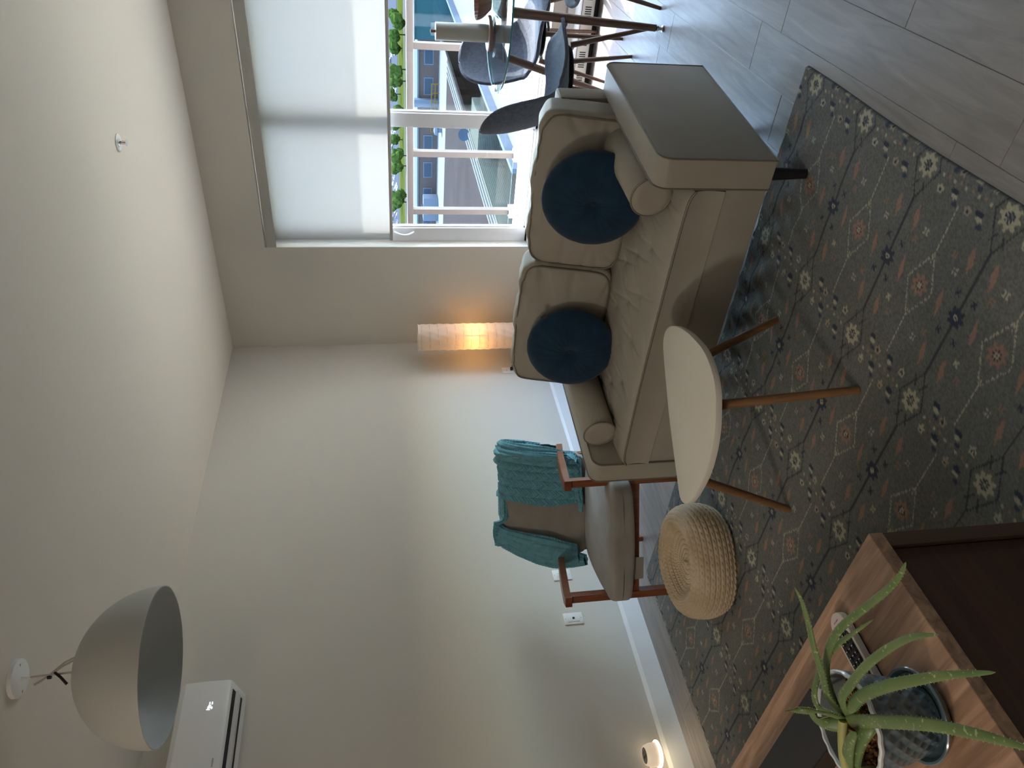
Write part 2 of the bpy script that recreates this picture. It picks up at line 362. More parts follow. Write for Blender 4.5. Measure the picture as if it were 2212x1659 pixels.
# baseboard convector under the window
hx = thing('baseboard_heater', 'low cream metal baseboard heater with slotted grille below the window', 'heater')
HX0, HX1 = 1.05, 4.7
q = B(); prism(q, [(0, .035), (-.095, .035), (-.1, .04), (-.1, .118), (-.09, .128), (-.05, .15), (-.02, .19), (0, .19)], HX0, HX1, 'x'); obj('casing', q, 'trimwhite', hx, smooth=False)
q = B(); box(q, HX0+.01, HX1-.01, -.101, -.0985, .118, .121); obj('seam', q, 'dark', hx, smooth=False)
q = B(); x = HX0+.05
while x < HX1-.2:
    for j in range(8): box(q, x+j*.0135, x+j*.0135+.0062, -.1015, -.097, .056, .098)
    x += .1395
g = obj('grille_slot', q, 'dark', hx, smooth=False); g['kind'] = 'stuff'
obj('toe_kick', bx(HX0, HX1, -.07, -.06, 0, .036), 'dark', hx, smooth=False)

# ------------------------------------------------------------------ outlets
def plate(name, label, y, z, kind):
    o = thing(name, label, 'outlet', (0, y, z), 0)
    obj('cover_plate', bx(0, .006, -.0385, .0385, -.058, .058, bev=.0025), 'plastic', o)
    if kind == 'phone':
        obj('insert', bx(.005, .0085, -.022, .022, -.034, .034, bev=.001), 'plastic', o); obj('jack', bx(.0075, .0088, -.007, .007, -.008, .006), 'dark', o, smooth=False)
    else:
        for s in (-1, 1):
            i = obj('receptacle', prism(B(), [(.017*math.cos(a), s*.0205+max(-.013, min(.013, .017*math.sin(a)))) for a in [2*PI*k/20 for k in range(20)]], .005, .0085, 'x'), 'plastic', o, smooth=False)
            q = B(); box(q, .0085, .0089, -.0075, -.0055, s*.0205-.004, s*.0205+.005); box(q, .0085, .0089, .0055, .0075, s*.0205-.003, s*.0205+.004); obj('slot', q, 'dark', i, smooth=False)
    for s in (-1, 1): obj('screw', lathe(B(), [(.0, .0), (.003, 0), (.003, .001), (0, .001)], 10), 'metal', o, loc=(.006, 0, s*.047), rot=(0, PI/2, 0))
    return o
plate('phone_jack', 'white phone jack wall plate left of the armchair', -2.828, .422, 'phone')
plate('power_outlet', 'white power outlet partly hidden behind the armchair arm', -2.515, .425, 'power')
plate('power_outlet', 'white power outlet with black plug beside the paper lamp', -.432, .436, 'power')
q = bx(.0088, .030, -.012, .012, -.012, .012, bev=.004); t = tube(q, [(.03, 0, 0), (.05, .0, -.002), (.07, .03, -.015), (.08, .07, -.05), (.08, .12, -.12), (.09, .16, -.30), (.12, .19, -.44)], .0035, 8)
tag(obj('lamp_plug', t, 'blackplastic', loc=(0, -.432, .4155)), 'black plug and lamp cord in the outlet by the paper lamp', 'plug')

# night light / plug-in scent puck low on the left wall
nl = thing('night_light', 'round glowing plug-in night light low on the left wall', 'night light', (.085, -3.690, .180))
obj('light_ring', lathe(B(), [(.0, 0), (.052, 0), (.064, .006), (.066, .014), (.060, .020), (0, .020)], 40), 'nightglow', nl)
obj('body', lathe(B(), [(0, .019), (.057, .019), (.055, .05), (.047, .075), (.045, .078), (0, .078)], 40), 'nightbody', nl)
obj('top_disc', lathe(B(), [(0, .0), (.038, 0), (.038, .0015), (0, .0015)], 40), 'label', nl, loc=(0, 0, .078))
q = B()
for k in range(5): box(q, -.018+.008*k, -.013+.008*k, -.012, .004-(k % 2)*.006, .0796, .0800)
box(q, -.02, .02, .014, .018, .0796, .08); obj('print', q, 'blackplastic', nl, smooth=False)
obj('wall_plug', bx(-.085, -.03, -.03, .03, -.005, .045, bev=.006), 'nightbody', nl)

# ------------------------------------------------------------------ air conditioner
ac = thing('air_conditioner', 'white wall-mounted split air conditioner behind the dome lamp', 'air conditioner', (0, -3.53, 2.24))
prof = [(0, .003), (.05, .0), (.13, .0235), (.187, .040), (.2, .046), (.205, .06), (.21, .16), (.205, .26), (.19, .285), (.15, .295), (0, .295)]
obj('body', prism(B(), [(x, z) for x, z in prof], -.41, .41, 'y', bev=.006, seg=2), 'plastic', ac, angle=25)
# outlet slot on the slanted underside
def slant(u, n): # u along profile from (.05,0) to (.185,.036); n outward (down)
    a = Vector((.05, 0, .003)); b = Vector((.19, 0, .042)); t = (b-a).normalized(); nn = Vector((t.z, 0, -t.x)); return a + t*u + nn*n
q = B(); 
def slab(q, u0, u1, n0, n1, y0, y1):
    p = [slant(u0, n0), slant(u1, n0), slant(u1, n1), slant(u0, n1)]; vs = [[q.verts.new((c.x, y, c.z)) for c in p] for y in (y0, y1)]
    for k in range(4): q.faces.new((vs[0][k], vs[0][(k+1) % 4], vs[1][(k+1) % 4], vs[1][k]))
    q.faces.new(vs[0][::-1]); q.faces.new(vs[1]); return q
obj('air_slot', slab(q, .030, .136, -.006, .0035, -.37, .37), 'dark', ac, smooth=False)
for u, n0, n1 in ((.062, -.004, .010), (.100, -.004, .022)): obj('louvre', slab(B(), u, u+.006, n0, n1, -.372, .372), 'plastic', ac, smooth=False)
for k in range(7): obj('vane', slab(B(), .034, .132, -.003, .003, .33-.105*k, .334-.105*k), 'frame', ac, smooth=False)
q = B()
for (y, z, w, h) in ((.285, .118, .012, .003), (.285, .130, .012, .003), (.277, .124, .003, .012), (.268, .118, .003, .02), (.262, .136, .012, .003), (.258, .128, .003, .016), (.262, .118, .010, .003)): box(q, .2085, .2105, y, y+w, z, z+h)
obj('display_digits', q, 'display', ac, smooth=False)
obj('brand_mark', bx(.2085, .2100, -.02, .02, .075, .082), 'valance', ac, smooth=False)

# ------------------------------------------------------------------ sprinkler
sp = thing('sprinkler', 'small white and steel sprinkler head set in the ceiling', 'sprinkler', (2.318, -1.499, HC))
obj('escutcheon', lathe(B(), [(.014, -.001), (.018, -.004), (.036, -.007), (.042, -.004), (.042, 0), (.014, 0)], 32), 'trimwhite', sp)
obj('cup', lathe(B(), [(0, -.0045), (.019, -.0045), (.019, -.006), (.008, -.008), (.006, -.016), (0, -.016)], 24), 'metal', sp)
q = B(); tube(q, [(-.005, 0, -.012), (-.008, 0, -.024), (-.002, 0, -.036)], .0018, 6); tube(q, [(.005, 0, -.012), (.008, 0, -.024), (.002, 0, -.036)], .0018, 6); obj('yoke', q, 'metal', sp)
obj('bulb', tube(B(), [(0, 0, -.012), (0, 0, -.032)], .0018, 6), mat('red_bulb', (.3, .01, .02), .2), sp)
obj('deflector', lathe(B(), [(0, -.036), (.016, -.037), (.016, -.039), (0, -.040)], 16), 'metal', sp)

# ------------------------------------------------------------------ pendant lamp
pl = thing('pendant_lamp', 'pale grey dome pendant lamp hanging near the ceiling', 'lamp', (1.41, -3.755, HC))
obj('canopy', lathe(B(), [(0, 0), (.062, 0), (.062, -.014), (.056, -.018), (0, -.018)], 40), 'plastic', pl)
q = B(); tube(q, [(0, 0, -.018), (0, 0, -.045)], [.006, .005], 8); obj('canopy_stem', q, 'plastic', pl)
for a in (0.6, 0.6+PI): obj('screw_hole', prism(B(), [(.045*math.cos(a)-.005, .045*math.sin(a)-.004), (.045*math.cos(a)+.005, .045*math.sin(a)-.002), (.045*math.cos(a), .045*math.sin(a)+.006)], -.0185, -.0175), 'label', pl, smooth=False)
R = .26; n = 22
outer = [(R*math.cos(PI/2*k/n), -.45+R*math.sin(PI/2*k/n)*1.02) for k in range(n+1)]
outer = [(r if r > .001 else 0, z) for r, z in outer]
inner = [((R-.004)*math.cos(PI/2*k/n), -.45+(R-.004)*math.sin(PI/2*k/n)*1.02) for k in range(n+1)]; inner = [(r if r > .001 else 0, z) for r, z in inner]
sh = obj('dome_shade', lathe(B(), [(inner[0][0], inner[0][1])]+outer, 72, cap=False), 'pendant_out', pl, angle=80)
obj('dome_lining', lathe(B(), inner, 72, cap=False), 'pendant_in', sh, angle=80)
obj('socket', lathe(B(), [(0, -.19), (.025, -.19), (.025, -.25), (0, -.25)], 20), 'plastic', pl)
obj('light_bulb', lathe(B(), [(0, -.25), (.014, -.25), (.03, -.28), (.032, -.30), (.022, -.325), (0, -.332)], 20), mat('bulb_opal', s2l(214, 214, 208), .3), pl)
obj('cord', tube(B(), [(0, 0, -.04), (.004, 0, -.10), (.0, .004, -.16), (0, 0, -.19)], .0035, 8), 'cable', pl)
obj('cord', tube(B(), [(-.028, -.012, -.052), (-.018, -.006, -.075), (.004, .006, -.11), (.030, .024, -.15), (.042, .036, -.19), (.028, .022, -.196)], .0035, 8), 'cable', pl)
obj('cord', tube(B(), [(.0, .002, -.105), (.020, .018, -.145), (.036, .030, -.188)], .003, 8), 'cable', pl)
obj('hook', tube(B(), [(.006, .006, -.118), (.004, -.012, -.14), (-.012, -.03, -.16)], .0045, 8), 'blackplastic', pl)
obj('cable_clip', lathe(B(), [(0, 0), (.007, 0), (.007, .011), (0, .011)], 12), 'blackplastic', pl, loc=(-.002, -.004, -.108))

# ------------------------------------------------------------------ paper floor lamp
fp = thing('paper_floor_lamp', 'glowing cylindrical white paper floor lamp in the room corner', 'lamp', (.235, -.255, 0), .3)
def papr(U, V):
    a = U*2*PI; z = .055+V*1.13; r = .108+.0018*np.cos(z*2*PI/.0675)+.0012*np.sin(7*a+z*23)+.0010*np.sin(13*a-z*41)
    return r*np.cos(a), r*np.sin(a), z
obj('paper_shade', grid(96, 200, papr, closeu=True), 'paper', fp, angle=180)
q = B()
for k in range(17):
    z = .0785+k*.0675
    if z < 1.18: tube(q, [(.1085*math.cos(2*PI*j/40), .1085*math.sin(2*PI*j/40), z+.004*math.sin(2*PI*j/40+k)) for j in range(40)], .0013, 5, closed=True)
g = obj('wire_ring', q, 'cable', fp); g['kind'] = 'stuff'
q = B(); 
for z in (.055, 1.185): obj('end_ring', tube(B(), [(.109*math.cos(2*PI*j/48), .109*math.sin(2*PI*j/48), z) for j in range(48)], .003, 6, closed=True), 'trimwhite', fp)
for k in range(3): a = 2*PI*k/3+.9; obj('stand_rod', tube(B(), [(.095*math.cos(a), .095*math.sin(a), 0), (.095*math.cos(a), .095*math.sin(a), 1.185)], .004, 8), 'cable', fp)
obj('base_cross', tube(B(), [(-.1, 0, .06), (.1, 0, .06)], .005, 8), 'cable', fp)
obj('light_bulb', lathe(B(), [(0, .69), (.012, .69), (.02, .71), (.02, .74), (.01, .76), (0, .765)], 16), mat('warm_bulb', (1, .7, .3), .3, emit=((1, .62, .22), 26)), fp)
for c in fp.children:
    if c.name.startswith('light_bulb'): c.visible_shadow = True
# ------------------------------------------------------------------ rug (pattern woven into a fine mesh, one vertex per stitch)
RX0, RX1, RY0, RY1 = .30, 3.135, -5.05, -2.765
def rug_colour(x, y):
    S = .3275
    def off(v, v0, p): return (v-v0+p/2) % p - p/2
    base = np.array(s2l(113, 114, 109)); cream = np.array(s2l(180, 175, 152)); peach = np.array(s2l(158, 128, 112)); navy = np.array(s2l(62, 68, 82)); dk = np.array(s2l(74, 74, 78))
    C = np.tile(base, (*x.shape, 1)).astype(float)
    h = np.sin(x*5.1)*np.cos(y*4.3)+.6*np.sin(x*23+y*11)*np.cos(y*17-x*7)
    C *= (1+.05*h)[..., None]
    st = np.sin(x*2311.7+y*7919.3)*43758.5; st = st-np.floor(st); C *= (.76+.48*st)[..., None]
    def put(mask, col): C[mask] = col*(.9+.2*st[mask])[:, None]
    dx, dyc = off(x, 3.10, .565), off(y, -2.86, S); dyp = off(y, -2.86-S/2, S)
    bx_, byp = off(x, 2.8175, .565), dyp; byb = dyc
    # navy network
    rc = np.abs(dx)/.098+np.abs(dyc)/.052
    put((np.abs(rc-1) < .055), dk)
    put((np.abs(dyc) < .0028) & (np.abs(dx) > .09), dk)
    put((np.abs(np.abs(dyc)-(np.abs(dx)-.03)*.6) < .003) & (np.abs(dx) > .045) & (np.abs(dx) < .075), dk)
    # cream dashed network round the peach flowers
    dash = ((x*80+y*24) % 1) < .68; rp = np.abs(bx_)/.098+np.abs(byp)/.055
    put((np.abs(rp-1) < .05) & dash, cream)
    put((np.abs(byp) < .0026) & (np.abs(bx_) > .07) & (np.abs(bx_) < .235) & (((x*78) % 1) < .72), cream)
    def flower(ax, ay, R, col, core, n=8, c2=None, mask=None):
        r = np.hypot(ax, ay); t = np.arctan2(ay, ax); m = r < R*(.84+.16*np.cos(n*t))
        if mask is not None: m &= mask
        put(m, col); k = r < R*.45
        if mask is not None: k &= mask
        put(k & (np.cos(n*t) > -.3), core)
        if c2 is not None: put((r < R*.26) & (r > R*.10) & (True if mask is None else mask), c2)
    flower(dx, dyc, .036, cream, navy, 8, base)
    flower(bx_, byp, .033, peach, navy, 8, cream)
    flower(bx_, byb, .032, navy, navy, 8, cream)
    def leaf(ax, ay, L, w, col):
        put((np.abs(ay-ax*.18) < w*(1-(np.abs(ax)/L)**1.3).clip(0)) & (np.abs(ax) < L), col)
    for sx in (-1, 1):
        for sy in (-1, 1): leaf(dx-sx*.138, (dyc-sy*.044)*1, .040, .010, peach)
    for sy in (-1, 1): leaf(bx_, byb-sy*.073, .040, .009, peach)
    def star(ax, ay, s, col, hollow=True):
        t = np.arctan2(ay, ax); r = np.hypot(ax, ay); m = r < s*(.62+.38*np.cos(4*t+PI)); 
        if hollow: m &= ~((np.abs(ax) < s*.14) | (np.abs(ay) < s*.14))
        put(m, col)
    for sx in (-1, 1):
        for sy in (-1, 1):
            star(bx_-sx*.058, byb-sy*.033, .0125, navy, False); star(bx_-sx*.095, byb-sy*.074, .014, cream if sx*sy > 0 else peach*.9)
            star(bx_-sx*.131, byb-sy*.0995, .013, peach*.9 if sx*sy > 0 else cream)
    # clusters of little flowers between the cream ones
    for (ax, ay), col in (((-.035, .085), cream), ((.033, .035), peach*1.05), ((-.044, -.035), peach*1.05), ((.042, -.088), cream)):
        flower(dx-ax, dyp-ay, .0145, cream if col is cream else (cream+peach)/2, navy, 5)
    for ax, ay in ((-.033, .028), (.033, -.028), (-.047, -.080), (.042, .072)):
        put(np.hypot((dx-ax)/.006, (dyp-ay)/.013) < 1, cream); put(np.hypot((dx-ax-.013)/.008, (dyp-ay-.004)/.016) < 1, navy); put(np.hypot((dx-ax+.016)/.007, (dyp-ay+.012)/.010) < 1, navy*1.3)
    for k in range(-4, 5):
        put(np.hypot(dx-.004*(k % 2), dyp-k*.0235) < .0052, peach if k % 2 else cream)
    return np.clip(C, 0, 1)
step = .0046
nx, ny = int((RX1-RX0)/step), int((RY1-RY0)/step)
xs, ys = np.linspace(RX0, RX1, nx), np.linspace(RY0, RY1, ny)
XX, YY = np.meshgrid(xs, ys, indexing='ij')
ZZ = .0090 + .0010*RNG.random(XX.shape) + .0011*(np.arange(ny)[None, :] % 2)
wr = np.exp(-((YY+2.95)/.30)**2)*np.exp(-((XX-2.0)/.95)**4)
ZZ += wr*(.0055*np.sin(XX*38+YY*9+2*np.sin(YY*13))+.0025*np.sin(XX*71-YY*23+np.sin(XX*17)))*.8 + wr*.003
ZZ += .010*np.exp(-(((XX-2.83)/.035)**2+((YY+2.90)/.06)**2)) + .004*np.exp(-((YY+2.765)/.05)**2)*(np.sin(XX*6.5)*.5+.5)
ZZ = np.maximum(ZZ, .0075)
XW = XX + 0; YW = YY + .004*np.sin(XX*5)*np.exp(-((YY-RY1)/.2)**2); XW = XW+.004*np.sin(YY*6)*np.exp(-((XX-RX1)/.2)**2)
e = np.zeros_like(ZZ, bool); e[0] = e[-1] = True; e[:, 0] = e[:, -1] = True; ZZ[e] = .0005
V = np.stack([XW, YW, ZZ], -1).reshape(-1, 3); idx = np.arange(nx*ny).reshape(nx, ny)
F = np.stack([idx[:-1, :-1], idx[1:, :-1], idx[1:, 1:], idx[:-1, 1:]], -1).reshape(-1, 4)
me = bpy.data.meshes.new('rug'); me.vertices.add(len(V)); me.vertices.foreach_set('co', V.ravel().astype(np.float32))
me.loops.add(F.size); me.loops.foreach_set('vertex_index', F.ravel().astype(np.int32)); me.polygons.add(len(F)); me.polygons.foreach_set('loop_start', np.arange(0, F.size, 4, dtype=np.int32)); me.polygons.foreach_set('loop_total', np.full(len(F), 4, np.int32))
me.update(); me.validate()
ca = me.color_attributes.new('weave', 'FLOAT_COLOR', 'POINT'); cc = np.ones((len(V), 4), np.float32); cc[:, :3] = rug_colour(XX, YY).reshape(-1, 3)
em = e.reshape(-1); cc[em, :3] = s2l(60, 60, 60); ca.data.foreach_set('color', cc.ravel())
m = mat('rug_weave', (.1, .1, .1), .95, spec=.1, sheen=.1); at = nd(m, 'ShaderNodeAttribute', attribute_name='weave'); lk(m, at.outputs['Color'], bsdf(m).inputs['Base Color'])
bump(m, scale=250, strength=.35, dist=.0015, vscale=(1, 2.2, 1))
me.materials.append(m); rug = bpy.data.objects.new('area_rug', me); place(rug); tag(rug, 'large grey flat-woven rug with cream, peach and navy flowers', 'rug')

# ------------------------------------------------------------------ sofa
so = thing('sofa', 'taupe leather two-seat sofa with tufted seat and black legs', 'sofa', (1.372, -3.012, 0), -.010)
SW, SD, SH = 1.532, .775, .072/.775       # width, depth, slight skew of the depth axis
def sk(v): v = np.array(v, float); v[:, 0] += v[:, 1]*SH; return v
def skb(bm):
    for v in bm.verts: v.co.x += v.co.y*SH
    return bm
ZB, ZA = .158, .573; AW = .108
def armface(u): # rounded outline of the arm slab in (v, z)
    r = .045; pts = [(0, ZB)]; 
    for k in range(7): a = PI-PI/2*k/6; pts.append((r+r*math.cos(a), ZA-r+r*math.sin(a)))
    for k in range(7): a = PI/2-PI/2*k/6; pts.append((SD-r+r*math.cos(a), ZA-r+r*math.sin(a)))
    pts.append((SD, ZB)); return pts
for u0, u1 in ((0, AW), (SW-AW, SW)):
    q = B(); prism(q, armface(0), u0, u1, 'x', bev=.008, seg=2); arm = obj('armrest', skb(q), 'leather', so, angle=40)
    for u in (u0+.002, u1-.002):
        obj('piping', skb(tube(B(), [(u, v, z) for v, z in armface(0)], .0033, 6, closed=True)), 'piping', arm)
q = bx(AW, SW-AW, .006, .70, ZB+.004, .318, bev=.008); base = obj('seat_base', skb(q), 'leather', so)
obj('piping', skb(tube(B(), [(AW+.004, .003, .322), (SW-AW-.004, .003, .322)], .0033, 6)), 'piping', base)
q = bx(AW-.01, SW-AW+.01, .665, .765, ZB+.004, .765, bev=.018, seg=3)
bf = obj('back_frame', skb(q), 'leather', so)
obj('piping', skb(tube(B(), [(AW-.006, .668, .4), (AW-.006, .668, .755), (AW, .668, .763), (SW-AW, .668, .763), (SW-AW+.006, .668, .755), (SW-AW+.006, .668, .4)], .004, 6)), 'piping', bf)
# tufted seat cushion
U0, U1, V0, V1 = AW+.003, SW-AW-.003, -.008, .665
W_, D_ = U1-U0, V1-V0
btn = [(U0+W_*(i+.5)/6, V0+D_*a) for a in (.28, .62) for i in range(6)] + [(U0+W_*i/6, V0+D_*.45) for i in range(1, 6)]
def seat(U, V):
    u = U0+W_*U; v = V0+D_*V
    eu = np.minimum(U, 1-U)*W_; ev = np.minimum(V, 1-V)*D_
    z = .452+.012*np.sin(PI*U)**.5+.010*np.sin(PI*V)**.5
    z = z-.016*np.exp(-eu/.02)-.012*np.exp(-ev/.018)
    z = z + .004*np.sin(7*u+3*v)*np.sin(9*v)
    for bu, bv in btn:
        r = np.hypot(u-bu, v-bv); z = z-.009*np.exp(-(r/.055)**2)-.014*np.exp(-(r/.014)**2)
        for s in (-1, 1):   # folds running from each button to the front and back
            dd = (u-bu)-s*(.35+.25*np.sin(9*bu))*(v-bv)*.9; z = z-.0065*np.exp(-(dd/.0055)**2)*np.exp(-(r/.14)**2)*(1-np.exp(-(r/.012)**2))
    return u+v*SH, v, z
top = grid(260, 150, seat)
rim = 24
def sidef(U, V): # walls of the cushion
    P = []; t = U*4; u = np.where(t < 1, t, np.where(t < 2, 1, np.where(t < 3, 3-t, 0))); v = np.where(t < 1, 0, np.where(t < 2, t-1, np.where(t < 3, 1, 4-t)))
    bul = .008*np.sin(PI*V); cu = (u-.5)*2; cv = (v-.5)*2
    uu = U0+W_*u; vv = V0+D_*v - bul*(np.abs(cv) > .99)*np.sign(-cv)*-1
    zt = .452+.012*np.sin(PI*u)**.5+.010*np.sin(PI*v)**.5-.016*np.exp(-np.minimum(u, 1-u)*W_/.02)-.012*np.exp(-np.minimum(v, 1-v)*D_/.018)+.004*np.sin(7*uu+3*vv)*np.sin(9*vv)
    return uu+vv*SH, vv, zt+(.320-zt)*V
sc = obj('seat_cushion', join(top, grid(400, 10, sidef)), 'leather', so, angle=50)
f = np.linspace(.0, 1, 80); tx, ty, tz = seat(f, np.zeros_like(f)); obj('piping', tube(B(), [(a, b-.002, c+.001) for a, b, c in zip(tx, ty, tz)], .0045, 6), 'piping', sc)
for i, (bu, bv) in enumerate(btn):
    pass
q = B()
for bu, bv in btn:
    z = float(seat(np.array([(bu-U0)/W_]), np.array([(bv-V0)/D_]))[2][0]); lathe(q, [(0, .0045), (.006, .0035), (.009, 0)], 12, c=(bu+bv*SH, bv, z+.0), cap=False)
g = obj('tuft_button', q, 'leather', sc); g['kind'] = 'stuff'
# back cushions: boxed, crumpled, leaning
def backcushion(w, seed, z0=.452, h=.40, th=.155):
    V, F = rounded(w, th, h, p=9, n=52)
    r = np.random.default_rng(seed); x, y, z = V[:, 0]/(w/2), V[:, 1]/(th/2), V[:, 2]/(h/2)
    bul = (1-x**2).clip(0)*(1-z**2).clip(0); V[:, 1] += np.sign(y)*(np.abs(y) > .6)*bul*.045
    V[:, 2] += .014*(1-x**2)*(z > .5) - .006*np.cos(9*x+seed)*(z > .8)
    for k in range(16):   # creases fanning from corners and edges
        cx_, cz_ = r.choice([-1, 1])*r.uniform(.8, 1), r.uniform(-1, 1)
        if k % 2: cx_, cz_ = r.uniform(-1, 1), r.choice([-1, 1])
        a = math.atan2(-cz_*.8, -cx_)+r.normal()*.3; dx_, dz_ = x-cx_, z-cz_; al = dx_*math.cos(a)+dz_*math.sin(a); ac_ = -dx_*math.sin(a)+dz_*math.cos(a)
        V[:, 1] += -.006*np.exp(-(ac_/.05)**2)*np.exp(-(al/.5)**2)*(al > -.1)*np.sign(-y)*-1*(np.abs(y) > .5)
    V[:, 2] += .0022*np.sin(28*x+seed*3)*(z > .75)*(np.abs(y) < .8)
    V[:, 1] += .004*np.sin(26*x+seed)*np.exp(-((z-.86)/.16)**2)
    return V, F
def lean(V, a, c):
    V = V.copy(); y, z = V[:, 1].copy(), V[:, 2].copy(); V[:, 1] = y*math.cos(a)+z*math.sin(a); V[:, 2] = -y*math.sin(a)+z*math.cos(a); return V+np.array(c)
for ci, (uc, w, seed, zz) in enumerate(((AW+.335, .655, 3, .652), (SW-AW-.325, .665, 8, .642))):
    V, F = backcushion(w, seed); a = .20; c = (uc, .592, zz)
    bc = obj('back_cushion', (sk(lean(V, a, c)), F), 'leather', so, angle=60)
    for yy in (-.076,):
        pts = []; n = 96
        for k in range(n):
            t = 2*PI*k/n; X = math.copysign(abs(math.cos(t))**.28, math.cos(t))*w/2*.965; Z = math.copysign(abs(math.sin(t))**.28, math.sin(t))*.192
            xx = X/(w/2); Z += (.012*(1-xx*xx) + .0022*math.sin(28*xx+seed*3)) if Z > .1 else 0
            pts.append((X, yy+.006*math.sin(26*xx+seed)*(Z > .1), Z))
        obj('piping', tube(B(), sk(lean(np.array(pts), a, c)), .0036, 6, closed=True), 'piping', bc)
for (u, v, sx, sy) in ((.085, .07, -1, -1), (SW-.085, .07, 1, -1), (.085, SD-.07, -1, 1), (SW-.20, SD-.16, 0, 0)):
    x = u+v*SH; zb = .0098 if v < .5 else (.0098 if False else 0.0)
    obj('leg', tube(B(), [(x, v, ZB+.002), (x+sx*.012, v+sy*.02, zb)], [.024, .017], 20), 'sofaleg', so)
# loose bolsters
def bolster(loc, rz, label):
    t = thing('bolster_cushion', label, 'cushion', loc, rz, 'leather bolsters inside the sofa arms')
    r = .073; L = .47
    pr = [(0, 0), (r*.6, -.008), (r*.94, -.002), (r, .004), (r*1.02, L*.5), (r, L-.004), (r*.94, L+.002), (r*.6, L+.006), (0, L)]
    o = obj('cover', lathe(B(), pr, 40), 'leather', t, rot=(-PI/2, 0, 0), angle=60)
    for z in (.002, L-.002): obj('piping', tube(B(), [(r*math.cos(2*PI*k/40), z, r*math.sin(2*PI*k/40)) for k in range(40)], .0038, 6, closed=True), 'piping', t)
bolster((1.580, -2.915, .536), -.07-.01, 'taupe leather bolster beside the sofa arm nearest the armchair')
bolster((2.720, -2.925, .536), -.07-.01, 'taupe leather bolster beside the sofa arm nearest the dining table')
# round velvet cushions
def roundcushion(loc, tilt, rz, seed, label, tagp=False, R=.2):
    t = thing('round_cushion', label, 'cushion', loc, rz, 'round navy velvet cushions on the sofa')
    def fn(U, V):
        th = U*2*PI; s = V*2-1; a = s*PI/2  # from back centre to front centre
        rr = R*np.abs(np.cos(a))**.55; th2 = th + .25*np.sin(a); pl = 1+.0015*np.cos(th*22+seed)*np.cos(a)**.5
        y = -.066*np.sin(a)*(1-.0*rr); rad = rr*pl
        dim = np.exp(-(rad/.028)**2); y = y*(1-.55*dim)
        y = y*(.86+.14*np.cos(np.clip(rad/R, 0, 1)*PI/2)) + .0007*np.cos(th*22+seed)*np.sign(-np.sin(a))*np.clip(rad/R, 0, 1)*(1-np.clip(rad/R, 0, 1))*4
        return rad*np.cos(th), y, rad*np.sin(th)
    c = obj('velvet_cover', grid(264, 64, fn, closeu=True), 'velvet', t, rot=(-tilt, 0, 0), angle=180)
    obj('centre_button', lathe(B(), [(0, .006), (.009, .004), (.012, 0)], 16, cap=False), 'velvet', c, loc=(0, -.036, 0), rot=(PI/2, 0, 0))
    if tagp: obj('sewn_tag', bx(-.013, .013, -.002, .0, -.010, .010, mtx=Matrix.Rotation(.78, 4, 'Y')), 'sofaleg', c, loc=(R*.78, -.012, R*.68), smooth=False)
    return t
roundcushion((2.572, -2.625, .648), .22, -.12, 1, 'plain navy velvet round cushion leaning beside the sofa arm nearest the window', R=.205)
roundcushion((1.842, -2.612, .640), .22, .05, 5, 'navy velvet round cushion with a small tag, nearer the armchair', True, R=.198)

# ------------------------------------------------------------------ white coffee table
ct = thing('coffee_table', 'small coffee table with rounded white top and wooden legs', 'table', (2.13, -3.45, 0))
top = [(2.340, -3.176), (2.302, -3.158), (2.262, -3.166), (2.214, -3.208), (2.160, -3.266), (2.075, -3.361), (1.993, -3.468), (1.935, -3.548), (1.906, -3.590), (1.905, -3.620), (1.926, -3.648), (1.96, -3.666), (2.003, -3.679), (2.07, -3.692), (2.133, -3.698), (2.19, -3.694), (2.243, -3.684), (2.300, -3.664), (2.352, -3.632), (2.387, -3.606), (2.418, -3.566), (2.439, -3.508), (2.444, -3.450), (2.434, -3.385), (2.420, -3.325), (2.398, -3.265), (2.370, -3.212)]
P0 = [Vector((x-2.13, y+3.45, 0)) for x, y in top]; sm = []
for i in range(len(P0)):
    a, b, c, d = P0[i-1], P0[i], P0[(i+1) % len(P0)], P0[(i+2) % len(P0)]
    for t in (0, .33, .67): sm.append(.5*((2*b)+(c-a)*t+(2*a-5*b+4*c-d)*t*t+(3*b-a-3*c+d)*t**3))
q = B(); prism(q, [(p.x, p.y) for p in sm], .448, .470, 'z', bev=.0025, seg=2); obj('table_top', q, 'tabletop', ct, angle=30)
for (fx, fy), (hx_, hy) in (((2.412, -3.645), (2.295, -3.560)), ((1.790, -3.592), (1.985, -3.575)), ((2.318, -3.112), (2.240, -3.295))):
    d = Vector((fx-hx_, fy-hy)); obj('leg', tube(B(), [(hx_-2.13, hy+3.45, .449), (fx-2.13, fy+3.45, .0098)], [.0165, .0135], 20), 'bamboo', ct)
obj('under_frame', prism(B(), [(2.28-2.13, -3.56+3.45), (1.99-2.13, -3.59+3.45), (2.0-2.13, -3.56+3.45), (2.22-2.13, -3.29+3.45), (2.26-2.13, -3.29+3.45)], .436, .448, 'z'), 'bamboo', ct, smooth=False)

